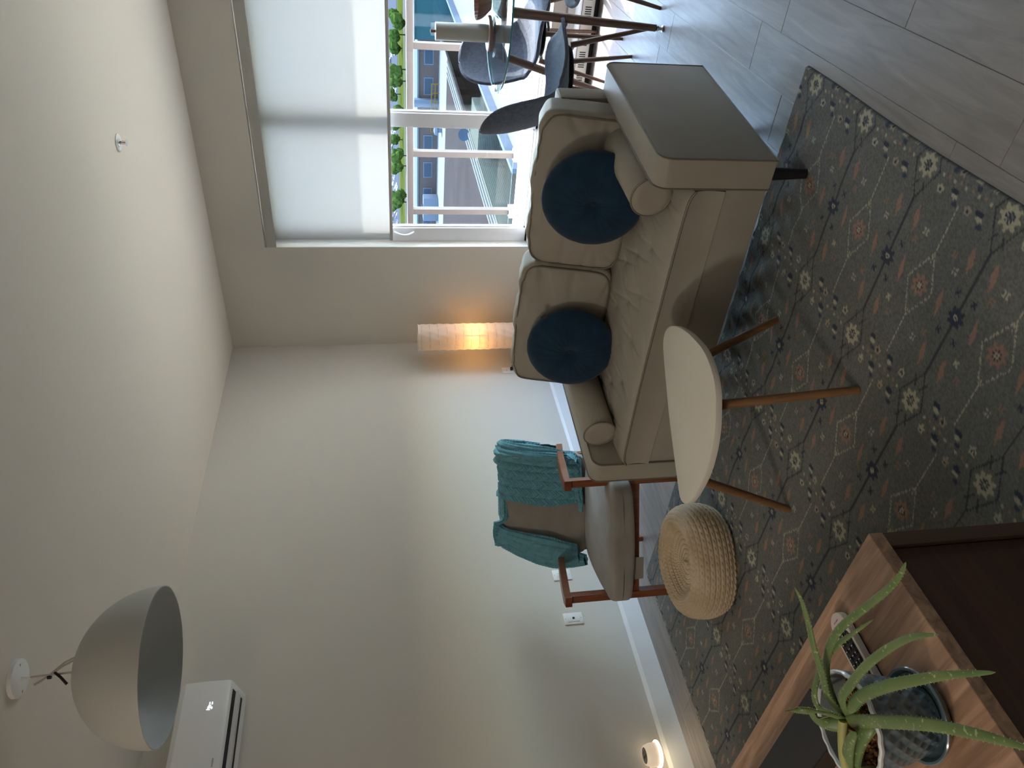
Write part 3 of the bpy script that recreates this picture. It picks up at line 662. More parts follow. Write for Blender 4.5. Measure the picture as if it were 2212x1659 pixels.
# ------------------------------------------------------------------ braided pouf
pf = thing('pouf', 'low round braided jute pouf on the rug near the armchair', 'pouf', (1.125, -3.300, .0095))
prof = [(.165, .001), (.212, .004), (.236, .020), (.248, .050), (.253, .085), (.250, .120), (.242, .150), (.226, .174), (.206, .188), (.188, .191), (.170, .186), (.154, .172), (.140, .152), (.11, .140), (.05, .136), (.004, .135)]
pp = np.array(prof); seg = np.r_[0, np.cumsum(np.hypot(*np.diff(pp, axis=0).T))]; L = seg[-1]
def pouf(U, V):
    s = V*L; r = np.interp(s, seg, pp[:, 0]); z = np.interp(s, seg, pp[:, 1])
    e = .004; dr = (np.interp(s+e, seg, pp[:, 0])-np.interp(s-e, seg, pp[:, 0])); dz = (np.interp(s+e, seg, pp[:, 1])-np.interp(s-e, seg, pp[:, 1])); ln = np.hypot(dr, dz)+1e-9; nr, nz = dz/ln, -dr/ln
    row = s/.0215 + U*0; th = U*2*PI; nst = np.maximum(np.round(2*PI*np.maximum(r, .06)/.023), 8)
    nst = 50; k = np.floor(row); fr = row-k
    sl = np.where((fr < .5), 1, -1); ph = th*nst/(2*PI)+sl*(fr-.5)*1.1+.25*(np.sin(k*12.9)*43)
    hgt = .0075*np.sqrt(np.sin(PI*fr).clip(0))*(.30+.70*np.abs(np.sin(PI*ph))**.6) + .002*np.sin(PI*((fr*2) % 1))
    wob = .004*np.sin(3*th+1)+.003*np.sin(5*th+2)
    r = r+nr*hgt+wob*(z > .01); z = z+nz*hgt
    return r*np.cos(th), r*np.sin(th), z
obj('braided_cover', grid(792, 190, pouf, closeu=True), 'jute', pf, angle=180)
# ------------------------------------------------------------------ armchair (local: x across, -y towards its front)
wv, fv = Vector((.84, .543)), Vector((.47, -.883))
AC0 = Vector((.918, -2.985)); RZ = math.atan2(.543, .84)
ch = thing('armchair', 'grey upholstered armchair with reddish wooden arms by the left wall', 'armchair', (AC0.x, AC0.y, 0), RZ)
# back direction in local coordinates
bl_ = Vector((-fv.x, -fv.y)); ca_, sa_ = math.cos(-RZ), math.sin(-RZ); BKX, BKY = bl_.x*ca_-bl_.y*sa_, bl_.x*sa_+bl_.y*ca_
KX = BKX/BKY
def cs(V): V = np.array(V, float); V[:, 0] += V[:, 1]*KX; return V
def csb(bm):
    for v in bm.verts: v.co.x += v.co.y*KX
    return bm
def cp(p): return (p[0]+p[1]*KX, p[1], p[2])
HW = .295
def armz(y): return .62-.115*(y/.62)
for s in (-1, 1):
    # arm: slightly bowed paddle sloping to the back
    q = B(); n = 14; rings = []
    for k in range(n+1):
        y = -.03+.66*k/n; z = armz(max(y, 0))+.006*math.sin(PI*k/n); w = .024+.010*math.sin(PI*min(k/n*1.4, 1)); x = s*HW
        rings.append([q.verts.new(cp(p)) for p in ((x-w, y, z-.022), (x-w, y, z+.009), (x-w+.004, y, z+.013), (x+w-.004, y, z+.013), (x+w, y, z+.009), (x+w, y, z-.022))])
    for a, b in zip(rings[:-1], rings[1:]):
        for j in range(6): q.faces.new((a[j], a[(j+1) % 6], b[(j+1) % 6], b[j]))
    q.faces.new(rings[0][::-1]); q.faces.new(rings[-1]); obj('armrest', q, 'redwood', ch, angle=40)
    q = B(); box(q, s*HW-.018, s*HW+.018, -.008, .042, 0, .602, bev=.004); obj('leg', csb(q), 'redwood', ch)
    q = B(); prism(q, [(.53, .50), (.575, .50), (.60, .28), (.625, 0), (.600, 0), (.555, .28)], s*(HW-.025)-.014, s*(HW-.025)+.014, 'x', bev=.004); obj('leg', csb(q), 'redwood', ch)
    q = B(); box(q, s*(HW-.018)-.012, s*(HW-.018)+.012, .02, .57, .235, .285, bev=.004); obj('side_rail', csb(q), 'redwood', ch)
q = B(); prism(q, [(-HW+.01, .240), (HW-.01, .240), (HW-.01, .285), (-HW+.01, .285)], .000, .024, 'y', bev=.003); obj('front_rail', csb(q), 'redwood', ch)
q = B(); box(q, -HW+.02, HW-.02, .54, .565, .24, .285, bev=.003); obj('rear_rail', csb(q), 'redwood', ch)
def soft(w, d, h, p, n, fn=None):
    V, F = rounded(w, d, h, p, n); x, y, z = V[:, 0]/(w/2), V[:, 1]/(d/2), V[:, 2]/(h/2)
    if fn: V = fn(V, x, y, z)
    return V, F
def seatf(V, x, y, z):
    V[:, 2] += (z > 0)*.020*(1-x**2).clip(0)*(1-y**2).clip(0) - (z > 0)*.012*(y < -.2)*(-y-.2)
    V[:, 2] += .002*np.sin(6*x+2)*np.sin(5*y)*(z > 0); V[:, 0] *= 1+.035*(y < 0)*(-y); V[:, 0] *= 1-.04*(y > 0)*y
    V[:, 2] += (z < 0)*(-.004)*np.cos(4*x); return V
V, F = soft(.605, .62, .140, 7, 34, seatf); V += np.array((0, .205, .352)); V[:, 2] -= .035*(V[:, 1]/.5)
sct = obj('seat_cushion', (cs(V), F), 'grey_fabric', ch, angle=60)
def backf(V, x, y, z):
    V[:, 0] *= 1-.03*(z > 0)*z; V[:, 1] += -.020*(1-x**2).clip(0)*(1-z**2).clip(0)*(y < 0); V[:, 2] += .01*(1-x**2)*(z > .6); return V
V, F = soft(.575, .115, .475, 8, 30, backf); V = lean(V, .33, (0, .60, .582)); obj('back_cushion', (cs(V), F), 'grey_fabric', ch, angle=60)
q = B(); 
for s in (-1, 1): tube(q, [cp((s*.23, .56, .25)), cp((s*.23, .66, .50)), cp((s*.22, .75, .76))], .014, 8)
tube(q, [cp((-.23, .715, .66)), cp((.23, .715, .66))], .012, 8); tube(q, [cp((-.23, .66, .50)), cp((.23, .66, .50))], .012, 8); obj('back_frame', q, 'redwood', ch)
q = B(); prism(q, [(-.20, 0), (-.085, 0), (-.088, -.052), (-.198, -.050)], -.001, .001, 'y'); obj('label_tag', csb(q), 'tag', ch, loc=(0, -.045, .285), smooth=False)
obj('label_tag', csb(bx(-.20, -.05, .42, .422, .20, .24)), 'tag', ch, smooth=False)

# ------------------------------------------------------------------ knitted throw over the chair back
th = thing('throw_blanket', 'teal cable-knit throw draped over the armchair back', 'blanket', (AC0.x, AC0.y, 0), RZ)
# path over the back: behind -> over the top -> down the front -> a little on the seat   (y, z), local
path = np.array([(.665, .50), (.700, .62), (.728, .70), (.744, .77), (.728, .812), (.688, .832), (.640, .828), (.600, .800), (.566, .75), (.527, .665), (.502, .60), (.478, .52), (.460, .45), (.435, .425), (.395, .424)])
ps = np.r_[0, np.cumsum(np.hypot(*np.diff(path, axis=0).T))]; PL = ps[-1]
def along(s):
    y = np.interp(s, ps, path[:, 0]); z = np.interp(s, ps, path[:, 1]); e = .006
    dy = np.interp(s+e, ps, path[:, 0])-np.interp(s-e, ps, path[:, 0]); dz = np.interp(s+e, ps, path[:, 1])-np.interp(s-e, ps, path[:, 1]); ln = np.hypot(dy, dz)+1e-9
    return y, z, dz/ln, -dy/ln    # outward normal is (n_y, n_z)
def knit(s, x, A=.006):
    # staggered scale leaves with ribs
    ru, rv = .062, .050
    a = s/ru; b = x/rv; row = np.floor(b); a2 = a+.5*(row % 2)+.12*np.sin(row*3); fa = a2-np.floor(a2); fb = b-row
    e = np.abs(fb-.5)*2; ph = (a2+.45*e) % 1; rib = .5+.5*np.sin(2*PI*(ph*4+.2))
    edge = np.exp(-((ph-.03)/.05)**2)+np.exp(-((ph-1.03)/.05)**2)
    return A*(1.0*(1-ph)*(1-.55*e**3)+.25*rib-.35*edge-.18*np.exp(-((1-e)/.12)**2))
def panel(U, V):
    s = V*PL; x = .02+(.315-.02)*U + .010*np.sin(s*9)*(1-U) + .012*np.sin(s*14+1)*(1-U)
    y, z, ny, nz = along(s); hgt = .012+knit(s, x, .014)
    hgt = hgt + .020*np.exp(-((U-.87)/.085)**2)+.012*np.exp(-((U-.70)/.05)**2)*(s > .3) -.010*np.exp(-((U-.785)/.018)**2)
    hgt = hgt+.006*np.sin(x*28+s*4)
    # wrap round the side of the cushion at the right
    ov = (x-.275).clip(0); 
    y = y+ny*hgt; z = z+nz*hgt
    cy_ = np.interp(s, ps, path[:, 0])+.05*np.where(s > PL*.45, 1, -1)
    y = y+ov*2.2*np.where(s > PL*.4, .6, -.6)
    x = x-ov*.35+.012*np.sin(s*17)*(U > .8)
    return x+y*KX, y, z
obj('knit_panel', grid(170, 420, panel), 'knit', th, angle=180)
# the right hand fold, a thick rope of fabric down the outer edge
def fold(path3, wid, thick, nribs, seed, nu=72, nv=240, twist=0.0):
    Pt = np.array(path3, float); L_ = np.r_[0, np.cumsum(np.linalg.norm(np.diff(Pt, axis=0), axis=1))]; T = L_[-1]
    wid = np.array(wid, float)
    def cr(t): # smooth path
        x = t*T; out = np.stack([np.interp(x, L_, Pt[:, i]) for i in range(3)], -1); return out
    tt = np.linspace(0, 1, nv); C = cr(tt); ker = np.ones(25)/25
    for i in range(3): C[:, i] = np.convolve(np.pad(C[:, i], 12, 'edge'), ker, 'valid')
    Tn = np.gradient(C, axis=0); Tn /= np.linalg.norm(Tn, axis=1)[:, None]+1e-9
    A = np.tile(np.array([1.0, 0, 0]), (nv, 1)); A -= (A*Tn).sum(1)[:, None]*Tn; A /= np.linalg.norm(A, axis=1)[:, None]; Bn = np.cross(A, Tn)
    ww = np.interp(tt, np.linspace(0, 1, len(wid)), wid); tk = thick*np.interp(tt, [0, .5, 1], [.8, 1, .8])
    V = []; 
    for j in range(nu):
        a = 2*PI*j/nu; rib = 1+.10*np.cos(nribs*a+twist*tt*10+seed)+.05*np.cos((nribs*2+1)*a+3*np.sin(tt*7+seed))
        kn = .0022*np.sin(tt*T*2*PI/.019+2*math.cos(a*3))*(1 if math.sin(a) > -.3 else .3)
        V.append(C + A*(ww*math.cos(a)*rib)[:, None] + Bn*((tk*math.sin(a))*rib+kn)[:, None])
    V = np.stack(V, 0).reshape(-1, 3); idx = np.arange(nu*nv).reshape(nu, nv); n1 = (np.arange(nu)+1) % nu
    F = np.stack([idx[:, :-1], idx[n1][:, :-1], idx[n1][:, 1:], idx[:, 1:]], -1).reshape(-1, 4); return V, F
def loc3(x, s, o=0.0):
    y, z, ny, nz = along(np.array([s])); return (x+float(y[0]+ny[0]*o)*KX, float(y[0]+ny[0]*o), float(z[0]+nz[0]*o))
obj('side_fold', fold([loc3(.272, PL*f, .018) for f in (.10, .25, .38, .46, .55, .65, .76, .88)], [.030, .040, .045, .045, .042, .04, .04, .034], .020, 5, 1, twist=.5), 'knit', th, angle=180)
obj('side_fold', fold([loc3(.305, PL*.20, .0), loc3(.312, PL*.40, .01), loc3(.315, PL*.48, .0), loc3(.312, PL*.60, -.01), loc3(.305, PL*.72, -.02), loc3(.285, PL*.86, -.01)], [.02, .032, .034, .034, .034, .03], .022, 4, 3, twist=.4), 'knit', th, angle=180)
# the left strand: bunched at the top left, falling to the arm and seat
obj('top_roll', fold([loc3(.10, PL*.40, -.004), loc3(.0, PL*.42, -.006), loc3(-.11, PL*.43, -.006), loc3(-.21, PL*.43, -.004), loc3(-.275, PL*.43, -.006)], [.04, .055, .060, .062, .05], .024, 5, 2, twist=.3), 'knit', th, angle=180)
obj('left_strand', fold([loc3(-.215, PL*.36, .012), loc3(-.200, PL*.44, .022), loc3(-.190, PL*.52, .022), loc3(-.205, PL*.60, .022), loc3(-.225, PL*.70, .024), loc3(-.245, PL*.80, .026), loc3(-.255, PL*.90, .02), loc3(-.25, PL*.965, .010)], [.060, .058, .040, .050, .062, .066, .060, .045], .020, 9, 5, twist=.15), 'knit', th, angle=180)
obj('left_drape', fold([loc3(-.26, PL*.40, .0), loc3(-.275, PL*.55, -.012), loc3(-.31, PL*.68, -.02), loc3(-.325, PL*.80, -.03), loc3(-.315, PL*.90, -.045), loc3(-.29, PL*.97, -.03)], [.035, .032, .034, .045, .05, .03], .022, 6, 7, twist=.2), 'knit', th, angle=180)
obj('seat_hem', fold([loc3(.30, PL*.955, .006), loc3(.20, PL*.975, .010), loc3(.08, PL*.98, .010), loc3(-.01, PL*.985, .006)], [.016, .020, .020, .012], .010, 4, 9), 'knit', th, angle=180)

# ------------------------------------------------------------------ TV console
CX1, CY1 = 2.648, -4.376
CX0, CY0, CT = .85, -4.92, .50
co = thing('tv_console', 'brown wood-grain TV console with recessed dark panels', 'console', (CX1, CY1, .0098))
def cb(*a, **k): return bx(*a, **k)
zt = CT-.0098
obj('top_board', cb(CX0-CX1, 0, CY0-CY1, 0, zt-.032, zt, bev=.0012, seg=1), 'console', co, smooth=False)
obj('side_board', cb(-.030, -.0008, CY0-CY1, CY0-CY1+.034, .0, zt-.0325, bev=.001, seg=1), 'console_side', co, smooth=False)
obj('side_board', cb(-.030, -.0008, -.034, -.0, .0, zt-.0325, bev=.001, seg=1), 'console_side', co, smooth=False)
obj('side_board', cb(CX0-CX1, CX0-CX1+.032, CY0-CY1, 0, .0, zt-.0325), 'console_side', co, smooth=False)
obj('end_panel', cb(-.022, -.010, CY0-CY1+.035, -.037, .05, zt-.034), 'console_panel', co, smooth=False)
obj('bottom_board', cb(CX0-CX1+.03, -.031, CY0-CY1+.01, -.01, .03, .055), 'console_side', co, smooth=False)
w3 = (CX1-CX0-.064)/3
for k in range(3):
    d = obj('door', cb(CX0-CX1+.034+k*w3, CX0-CX1+.030+(k+1)*w3, -.016, -.002, .056, zt-.036, bev=.001, seg=1), 'console_panel', co, smooth=False)
    obj('handle', cb(CX0-CX1+.034+k*w3+w3/2-.06, CX0-CX1+.034+k*w3+w3/2+.06, -.002, .008, zt-.07, zt-.062), 'blackplastic', d, smooth=False)

# soundbar
sb = thing('soundbar', 'black ribbed soundbar lying on the TV console', 'soundbar', (2.262, -4.50, CT))
obj('grille', bx(-.80, 0, -.115, 0, .004, .058, bev=.003), 'speaker', sb); obj('front_face', bx(-.80, 0, -.120, -.1152, .002, .056, bev=.001), 'blackplastic', sb, smooth=False)
obj('foot', bx(-.10, -.06, -.09, -.02, 0, .004), 'blackplastic', sb, smooth=False); obj('foot', bx(-.74, -.70, -.09, -.02, 0, .004), 'blackplastic', sb, smooth=False)

# remote control, lying diagonally
RA = Vector((2.424, -4.424)); RB_ = Vector((2.420, -4.60)); dd = (RB_-RA).normalized()
rm = thing('remote_control', 'cream and black remote control beside the aloe pot', 'remote', (RA.x, RA.y, CT), math.atan2(dd.y, dd.x)+.0)
def rpoly(x0, x1, w, r):
    p = []
    for cx_, cy_, a0 in ((x1-r, w-r, 0), (x0+w*.98, 0, None), (x1-r, -w+r, -PI/2)):
        if a0 is None: p += [(cx_+w*.98*math.cos(a), w*math.sin(a)) for a in [PI/2+PI*k/16 for k in range(17)]]
        else: p += [(cx_+r*math.cos(a), cy_+r*math.sin(a)) for a in [a0+PI/2*k/6 for k in range(7)]]
    return p
def narrow(bm):
    for v in bm.verts: v.co.y *= 1-.10*max(0, v.co.x)/.17
    return bm
q = B(); prism(q, rpoly(-.004, .175, .0305, .01), .004, .0205, 'z', bev=.003, seg=2); obj('body', narrow(q), 'remote_body', rm)
q = B(); prism(q, rpoly(-.002, .172, .026, .01), 0, .0045, 'z'); obj('back_shell', q, 'blackplastic', rm)
q = B(); prism(q, rpoly(.036, .170, .0225, .004), .0205, .0212, 'z'); obj('key_plate', q, 'blackplastic', rm, smooth=False)
kq = prism(B(), [(.0048*math.copysign(abs(math.cos(a))**.5, math.cos(a)), .0042*math.copysign(abs(math.sin(a))**.5, math.sin(a))) for a in [2*PI*k/16 for k in range(16)]], 0, .0026, 'z', bev=.0006, seg=1)
km = bpy.data.meshes.new('key'); kq.to_mesh(km); kq.free(); km.materials.append(M['blackplastic'])
gq = bx(-.0006, .0006, -.0022, .0022, .0026, .0028); gm = bpy.data.meshes.new('key_mark'); gq.to_mesh(gm); gq.free(); gm.materials.append(M['print_white'])
for r_ in range(7):
    for c_ in (-1, 0, 1):
        if r_ == 0 and c_: continue
        k = bpy.data.objects.new('key', km); place(k, rm); k.location = (.048+r_*.0155, c_*.0135, .0212)
        g = bpy.data.objects.new('key_mark', gm); place(g, k)
def text(name, body, size, m, parent, loc, rot=(0, 0, 0), ext=.0002):
    c = bpy.data.curves.new(name, 'FONT'); c.body = body; c.size = size; c.extrude = ext; c.align_x = 'CENTER'; c.align_y = 'CENTER'; c.materials.append(M[m])
    o = bpy.data.objects.new(name, c); place(o, parent); o.location = loc; o.rotation_euler = rot
    dg = bpy.context.evaluated_depsgraph_get(); me = bpy.data.meshes.new_from_object(o.evaluated_get(dg)); n = bpy.data.objects.new(name, me); place(n, parent); n.location = loc; n.rotation_euler = rot
    bpy.data.objects.remove(o); return n
text('brand_print', 'TOSHIBA', .0052, 'remote_red', rm, (.014, 0, .0206), (0, 0, PI/2))

# ------------------------------------------------------------------ aloe in glazed pot
PC = (2.495, -4.690)
sa = thing('saucer', 'blue-grey glazed saucer beneath the aloe pot', 'saucer', (2.503, -4.690, CT))
obj('dish', lathe(B(), [(0, .0), (.062, 0), (.078, .010), (.086, .024), (.084, .026), (.080, .025), (.074, .014), (.06, .008), (0, .007)], 64, cap=False), 'pot', sa)
po = thing('plant_pot', 'blue-grey glazed pot with a diamond relief pattern and pale rim', 'pot', (PC[0], PC[1], CT+.0075))
pr = np.array([(.052, 0), (.060, .004), (.068, .03), (.078, .07), (.087, .11), (.094, .146), (.096, .152)]); psg = np.r_[0, np.cumsum(np.hypot(*np.diff(pr, axis=0).T))]
def potf(U, V):
    s = V*psg[-1]; r = np.interp(s, psg, pr[:, 0]); z = np.interp(s, psg, pr[:, 1]); th_ = U*2*PI
    row = (z-.012)/.0185; col = th_*18/(2*PI); a = col+row*.5; b = col-row*.5
    fa = np.abs(a-np.round(a)); fb = np.abs(b-np.round(b)); h = np.minimum(1, 2.0*(.5-fa))*np.minimum(1, 2.0*(.5-fb))
    msk = np.clip((z-.008)/.006, 0, 1)*np.clip((.146-z)/.004, 0, 1); r = r+(-.0058*h+.0014)*msk
    return r*np.cos(th_), r*np.sin(th_), z
obj('pot_wall', grid(440, 130, potf, closeu=True), 'pot', po, angle=180)
q = B()
def rimz(k): return .0009*math.sin(k*2*PI*22/176)
rings = []
for (r, z) in ((.0965, .149), (.0975, .154), (.095, .157), (.091, .156), (.0895, .150)): rings.append([q.verts.new((r*math.cos(2*PI*k/176), r*math.sin(2*PI*k/176), z+rimz(k))) for k in range(176)])
for a, b in zip(rings[:-1], rings[1:]):
    for k in range(176): q.faces.new((a[k], a[(k+1) % 176], b[(k+1) % 176], b[k]))
obj('rim', q, 'potrim', po)
obj('inner_wall', lathe(B(), [(.0897, .151), (.082, .11), (.074, .08), (.07, .05), (0, .05)], 64, cap=False), 'potin', po)
def soilf(U, V):
    r = V*.082; t = U*2*PI; return r*np.cos(t), r*np.sin(t), .108+.006*np.sin(r*130+3*t)*np.cos(5*t)+.004*np.sin(17*t+r*300)+0*r
obj('soil', grid(80, 24, soilf, closeu=True), 'soil', po, angle=20)
q = B()
for k in range(260):
    a, r = random.uniform(0, 2*PI), .080*math.sqrt(random.random()); s = random.uniform(.002, .0055)
    mt = Matrix.Translation((r*math.cos(a), r*math.sin(a), .113+random.uniform(-.004, .005))) @ Matrix.Rotation(random.uniform(0, 3), 4, 'X') @ Matrix.Rotation(random.uniform(0, 3), 4, 'Z')
    t = bmesh.new(); bmesh.ops.create_icosphere(t, subdivisions=1, radius=s, matrix=mt @ Matrix.Diagonal((1.4, 1, .7, 1))); mm = bpy.data.meshes.new('t'); t.to_mesh(mm); t.free(); q.from_mesh(mm); bpy.data.meshes.remove(mm)
g = obj('bark_chips', q, 'soil', po, smooth=False); g['kind'] = 'stuff'

al = thing('aloe_plant', 'leggy aloe plant with long spotted toothed green leaves', 'plant', (PC[0], PC[1], CT+.11))
A0 = Vector((PC[0], PC[1], CT+.11))
LEAF = {
 'a': ([(2.528, -4.690, .672), (2.59, -4.685, .707), (2.671, -4.701, .733), (2.779, -4.724, .76), (2.865, -4.746, .773), (2.938, -4.773, .787), (3.0, -4.807, .8)], .0078, .0008),
 'b': ([(2.540, -4.696, .676), (2.609, -4.703, .70), (2.684, -4.724, .72), (2.774, -4.758, .74), (2.846, -4.788, .74), (2.907, -4.816, .74), (2.979, -4.854, .74)], .0100, .001),
 'c': ([(2.536, -4.701, .678), (2.613, -4.737, .70), (2.717, -4.789, .72), (2.800, -4.833, .732), (2.858, -4.870, .735), (2.905, -4.906, .730), (2.945, -4.940, .724)], .0108, .001),
 'd': ([(2.520, -4.682, .676), (2.554, -4.66, .707), (2.611, -4.647, .733), (2.667, -4.629, .76), (2.72, -4.606, .78), (2.763, -4.592, .80), (2.794, -4.584, .82)], .0074, .0005),
 'f': ([(2.512, -4.665, .676), (2.554, -4.64, .695), (2.594, -4.629, .71), (2.66, -4.623, .725), (2.738, -4.634, .74), (2.837, -4.66, .75), (2.919, -4.683, .76), (2.97, -4.694, .77), (3.004, -4.698, .78)], .0078, .0005),
 'g': ([(2.510, -4.685, .670), (2.467, -4.642, .679), (2.479, -4.622, .687), (2.533, -4.613, .696), (2.6, -4.614, .706), (2.68, -4.629, .717), (2.74, -4.649, .729), (2.825, -4.675, .74)], .0064, .0005),
 'h': ([(2.520, -4.692, .672), (2.537, -4.683, .715), (2.55, -4.681, .75), (2.544, -4.673, .775), (2.552, -4.676, .80)], .0064, .0005),
 'i': ([(2.505, -4.694, .668), (2.492, -4.68, .697), (2.501, -4.67, .72), (2.536, -4.669, .74)], .0120, .002),
 'j': ([(2.435, -4.740, .655), (2.475, -4.735, .665), (2.521, -4.73, .670), (2.559, -4.73, .668), (2.575, -4.729, .655)], .0150, .002),
 'k': ([(2.381, -4.744, .64), (2.454, -4.74, .672), (2.528, -4.738, .697), (2.585, -4.741, .71)], .0120, .002)}
def smooth_path(P, n):
    P = [Vector(p) for p in P]; out = []; m_ = len(P)-1
    for i in range(n+1):
        t = i/n*m_; k = min(int(t), m_-1); f_ = t-k; a = P[max(k-1, 0)]; b = P[k]; c = P[k+1]; d = P[min(k+2, m_)]
        out.append(.5*((2*b)+(c-a)*f_+(2*a-5*b+4*c-d)*f_*f_+(3*b-a-3*c+d)*f_**3))
    return out
for nm, (P_, w, tip) in LEAF.items():
    pth = [p-A0 for p in smooth_path(P_, 40)]; N = len(pth)
    rad = [w*(1.08-.25*i/N)*(1-(i/(N-1))**3.2)**.6+tip*.4 for i in range(N)]
    q = B(); tube(q, pth, rad, 14, flat=.42, updir=(.25, -.35, 1))
    lf = obj('leaf', q, 'aloe', al, angle=60)
    q = B()
    for i in range(2, N-3):
        t = (pth[i+1]-pth[i-1]).normalized(); s = t.cross(Vector((.25, -.35, 1))).normalized()
        for sg in (-1, 1):
            c = pth[i]+s*sg*rad[i]*.97; v = [q.verts.new(c+t*.0012), q.verts.new(c-t*.0012), q.verts.new(c+Vector((0, 0, .0008))), q.verts.new(c+s*sg*.0022+t*.0008)]
            q.faces.new((v[0], v[1], v[3])); q.faces.new((v[1], v[2], v[3])); q.faces.new((v[2], v[0], v[3]))
    g = obj('leaf_teeth', q, 'aloestem', lf, smooth=False); g['kind'] = 'stuff'
pth = [Vector(p)-A0 for p in smooth_path([(2.526, -4.694, .684), (2.49, -4.718, .684), (2.455, -4.742, .677), (2.440, -4.752, .65), (2.438, -4.75, .612)], 12)]
obj('stem', tube(B(), pth, [.0085]*13, 12), 'aloestem', al)
# ------------------------------------------------------------------ dining table, chairs, things on the table
TC = (2.853, -.670); TZ = .765
dt = thing('dining_table', 'round glass-topped dining table with tapered wooden legs by the window', 'table', (TC[0], TC[1], 0))
q = lathe(B(), [(0, TZ-.010), (.478, TZ-.010), (.480, TZ-.009), (.480, TZ-.001), (.478, TZ), (0, TZ)], 128); gl = obj('glass_top', q, 'tableglass', dt, smooth=False)
q = B(); tube(q, [(.4803*math.cos(2*PI*k/128), .4803*math.sin(2*PI*k/128), TZ-.005) for k in range(128)], .0052, 8, closed=True); obj('glass_edge', q, 'glassedge', gl)
for fx, fy in ((2.900, -1.310), (2.318, -.505), (2.81, -.03), (3.42, -.80)):
    d = Vector((fx-TC[0], fy-TC[1])); h = d*.56
    l = obj('leg', tube(B(), [(h.x, h.y, TZ-.011), (d.x*.985, d.y*.985, .035)], [.027, .017], 20), 'walnut', dt)
    obj('foot_glide', lathe(B(), [(0, 0), (.015, 0), (.017, .006), (.009, .012), (.009, .022), (.015, .03), (.012, .036), (0, .036)], 20), 'metal', l, loc=(d.x, d.y, 0))
q = B()
for a in (.7, .7+PI/2): tube(q, [(-.34*math.cos(a), -.34*math.sin(a), TZ-.032), (.34*math.cos(a), .34*math.sin(a), TZ-.032)], .016, 10)
obj('cross_bar', q, 'walnut', dt)

def dining_chair():
    t = thing('dining_chair', '', 'chair')
    PR = np.array([(.262, .440), (.255, .462), (.235, .476), (.15, .478), (.03, .466), (-.08, .462), (-.155, .474), (-.205, .510), (-.235, .570), (-.262, .66), (-.285, .76), (-.300, .85), (-.306, .905), (-.304, .925)]); s_ = np.r_[0, np.cumsum(np.hypot(*np.diff(PR, axis=0).T))]
    def f(U, V, off=0.0):
        n = V.shape[1]; v = V; e = 2*v-1; s = s_[-1]*v; x = np.interp(s, s_, PR[:, 0]); z = np.interp(s, s_, PR[:, 1])
        ker = 9
        w0 = np.interp(v, [0, .2, .45, .6, .8, 1], [.205, .235, .232, .215, .222, .200]); w = w0*(1-np.abs(e)**7)**.42; u = (U*2-1)
        y = u*w; cup = np.abs(u)**2.6; back = np.clip((v-.42)/.14, 0, 1)
        z = z + cup*(.030*(1-back)+.0)*(w/w0); x = x + cup*.055*back*(w/w0)+.014*cup*0
        corner = np.exp(-((v-.47)/.13)**2)*cup; z = z+.045*corner; x = x-.0*corner
        return x, y, z
    o = obj('seat_shell', grid(40, 90, f), 'shell', t, angle=180); md = o.modifiers.new('thick', 'SOLIDIFY'); md.thickness = .020; md.offset = 0
    b = o.modifiers.new('soft', 'SUBSURF'); b.levels = b.render_levels = 1
    obj('seat_pad', lathe(B(), [(0, .452), (.13, .452), (.15, .447), (.15, .440), (0, .438)], 24), 'blackplastic', t)
    for sx, sy in ((1, 1), (1, -1), (-1, 1), (-1, -1)): obj('leg', tube(B(), [(sx*.115, sy*.115, .444), (sx*.195, sy*.195, 0)], [.016, .0095], 14), 'walnut', t)
    for s in (1, -1): obj('stretcher', tube(B(), [(s*.12, -.12, .425), (s*.12, .12, .425)], .009, 8), 'blackplastic', t)
    return t
c0 = dining_chair(); c1 = copy_tree(c0); c2 = copy_tree(c0)
for c, (x, y, a, lb) in zip((c0, c1, c2), ((2.610, -1.165, 37, 'grey shell dining chair seen side-on just behind the sofa back'), (2.64, -.40, -35, 'grey shell dining chair behind the glass table, nearest the window'), (3.225, -1.33, 110, 'grey shell dining chair cut off by the frame, mostly its legs showing'))):
    c.location = (x, y, 0); c.rotation_euler = (0, 0, math.radians(a)); c['label'] = lb; c['group'] = 'grey dining chairs round the glass table'

pt = thing('paper_towel_holder', 'paper towel roll on a round wooden holder on the glass table', 'paper towel holder', (2.630, -.455, TZ))
obj('wooden_base', lathe(B(), [(0, 0), (.098, 0), (.102, .004), (.102, .014), (.098, .018), (0, .018)], 56), 'corkwood', pt)
obj('base_plate', lathe(B(), [(0, .018), (.095, .018), (.095, .0195), (0, .0195)], 56), 'ceramic', pt)
obj('paper_roll', lathe(B(), [(.018, .020), (.050, .020), (.051, .022), (.051, .333), (.050, .335), (.018, .335)], 56), 'ceramic', pt, angle=40)
obj('rod', lathe(B(), [(0, .02), (.009, .02), (.009, .350), (.011, .352), (.011, .364), (0, .366)], 20), 'corkwood', pt)
bw = thing('ribbed_bowl', 'brown and cream ribbed bowl at the frame edge on the glass table', 'bowl', (2.800, -.385, TZ))
def bowlf(U, V): 
    th_ = U*2*PI; r = .055+.055*np.sin(V*PI/2)+.0022*np.cos(24*th_); return r*np.cos(th_), r*np.sin(th_), .002+.085*V
obj('bowl_wall', grid(240, 16, bowlf, closeu=True), 'corkwood', bw, angle=180); obj('foot', lathe(B(), [(0, 0), (.055, 0), (.055, .004), (0, .004)], 32), 'ceramic', bw)

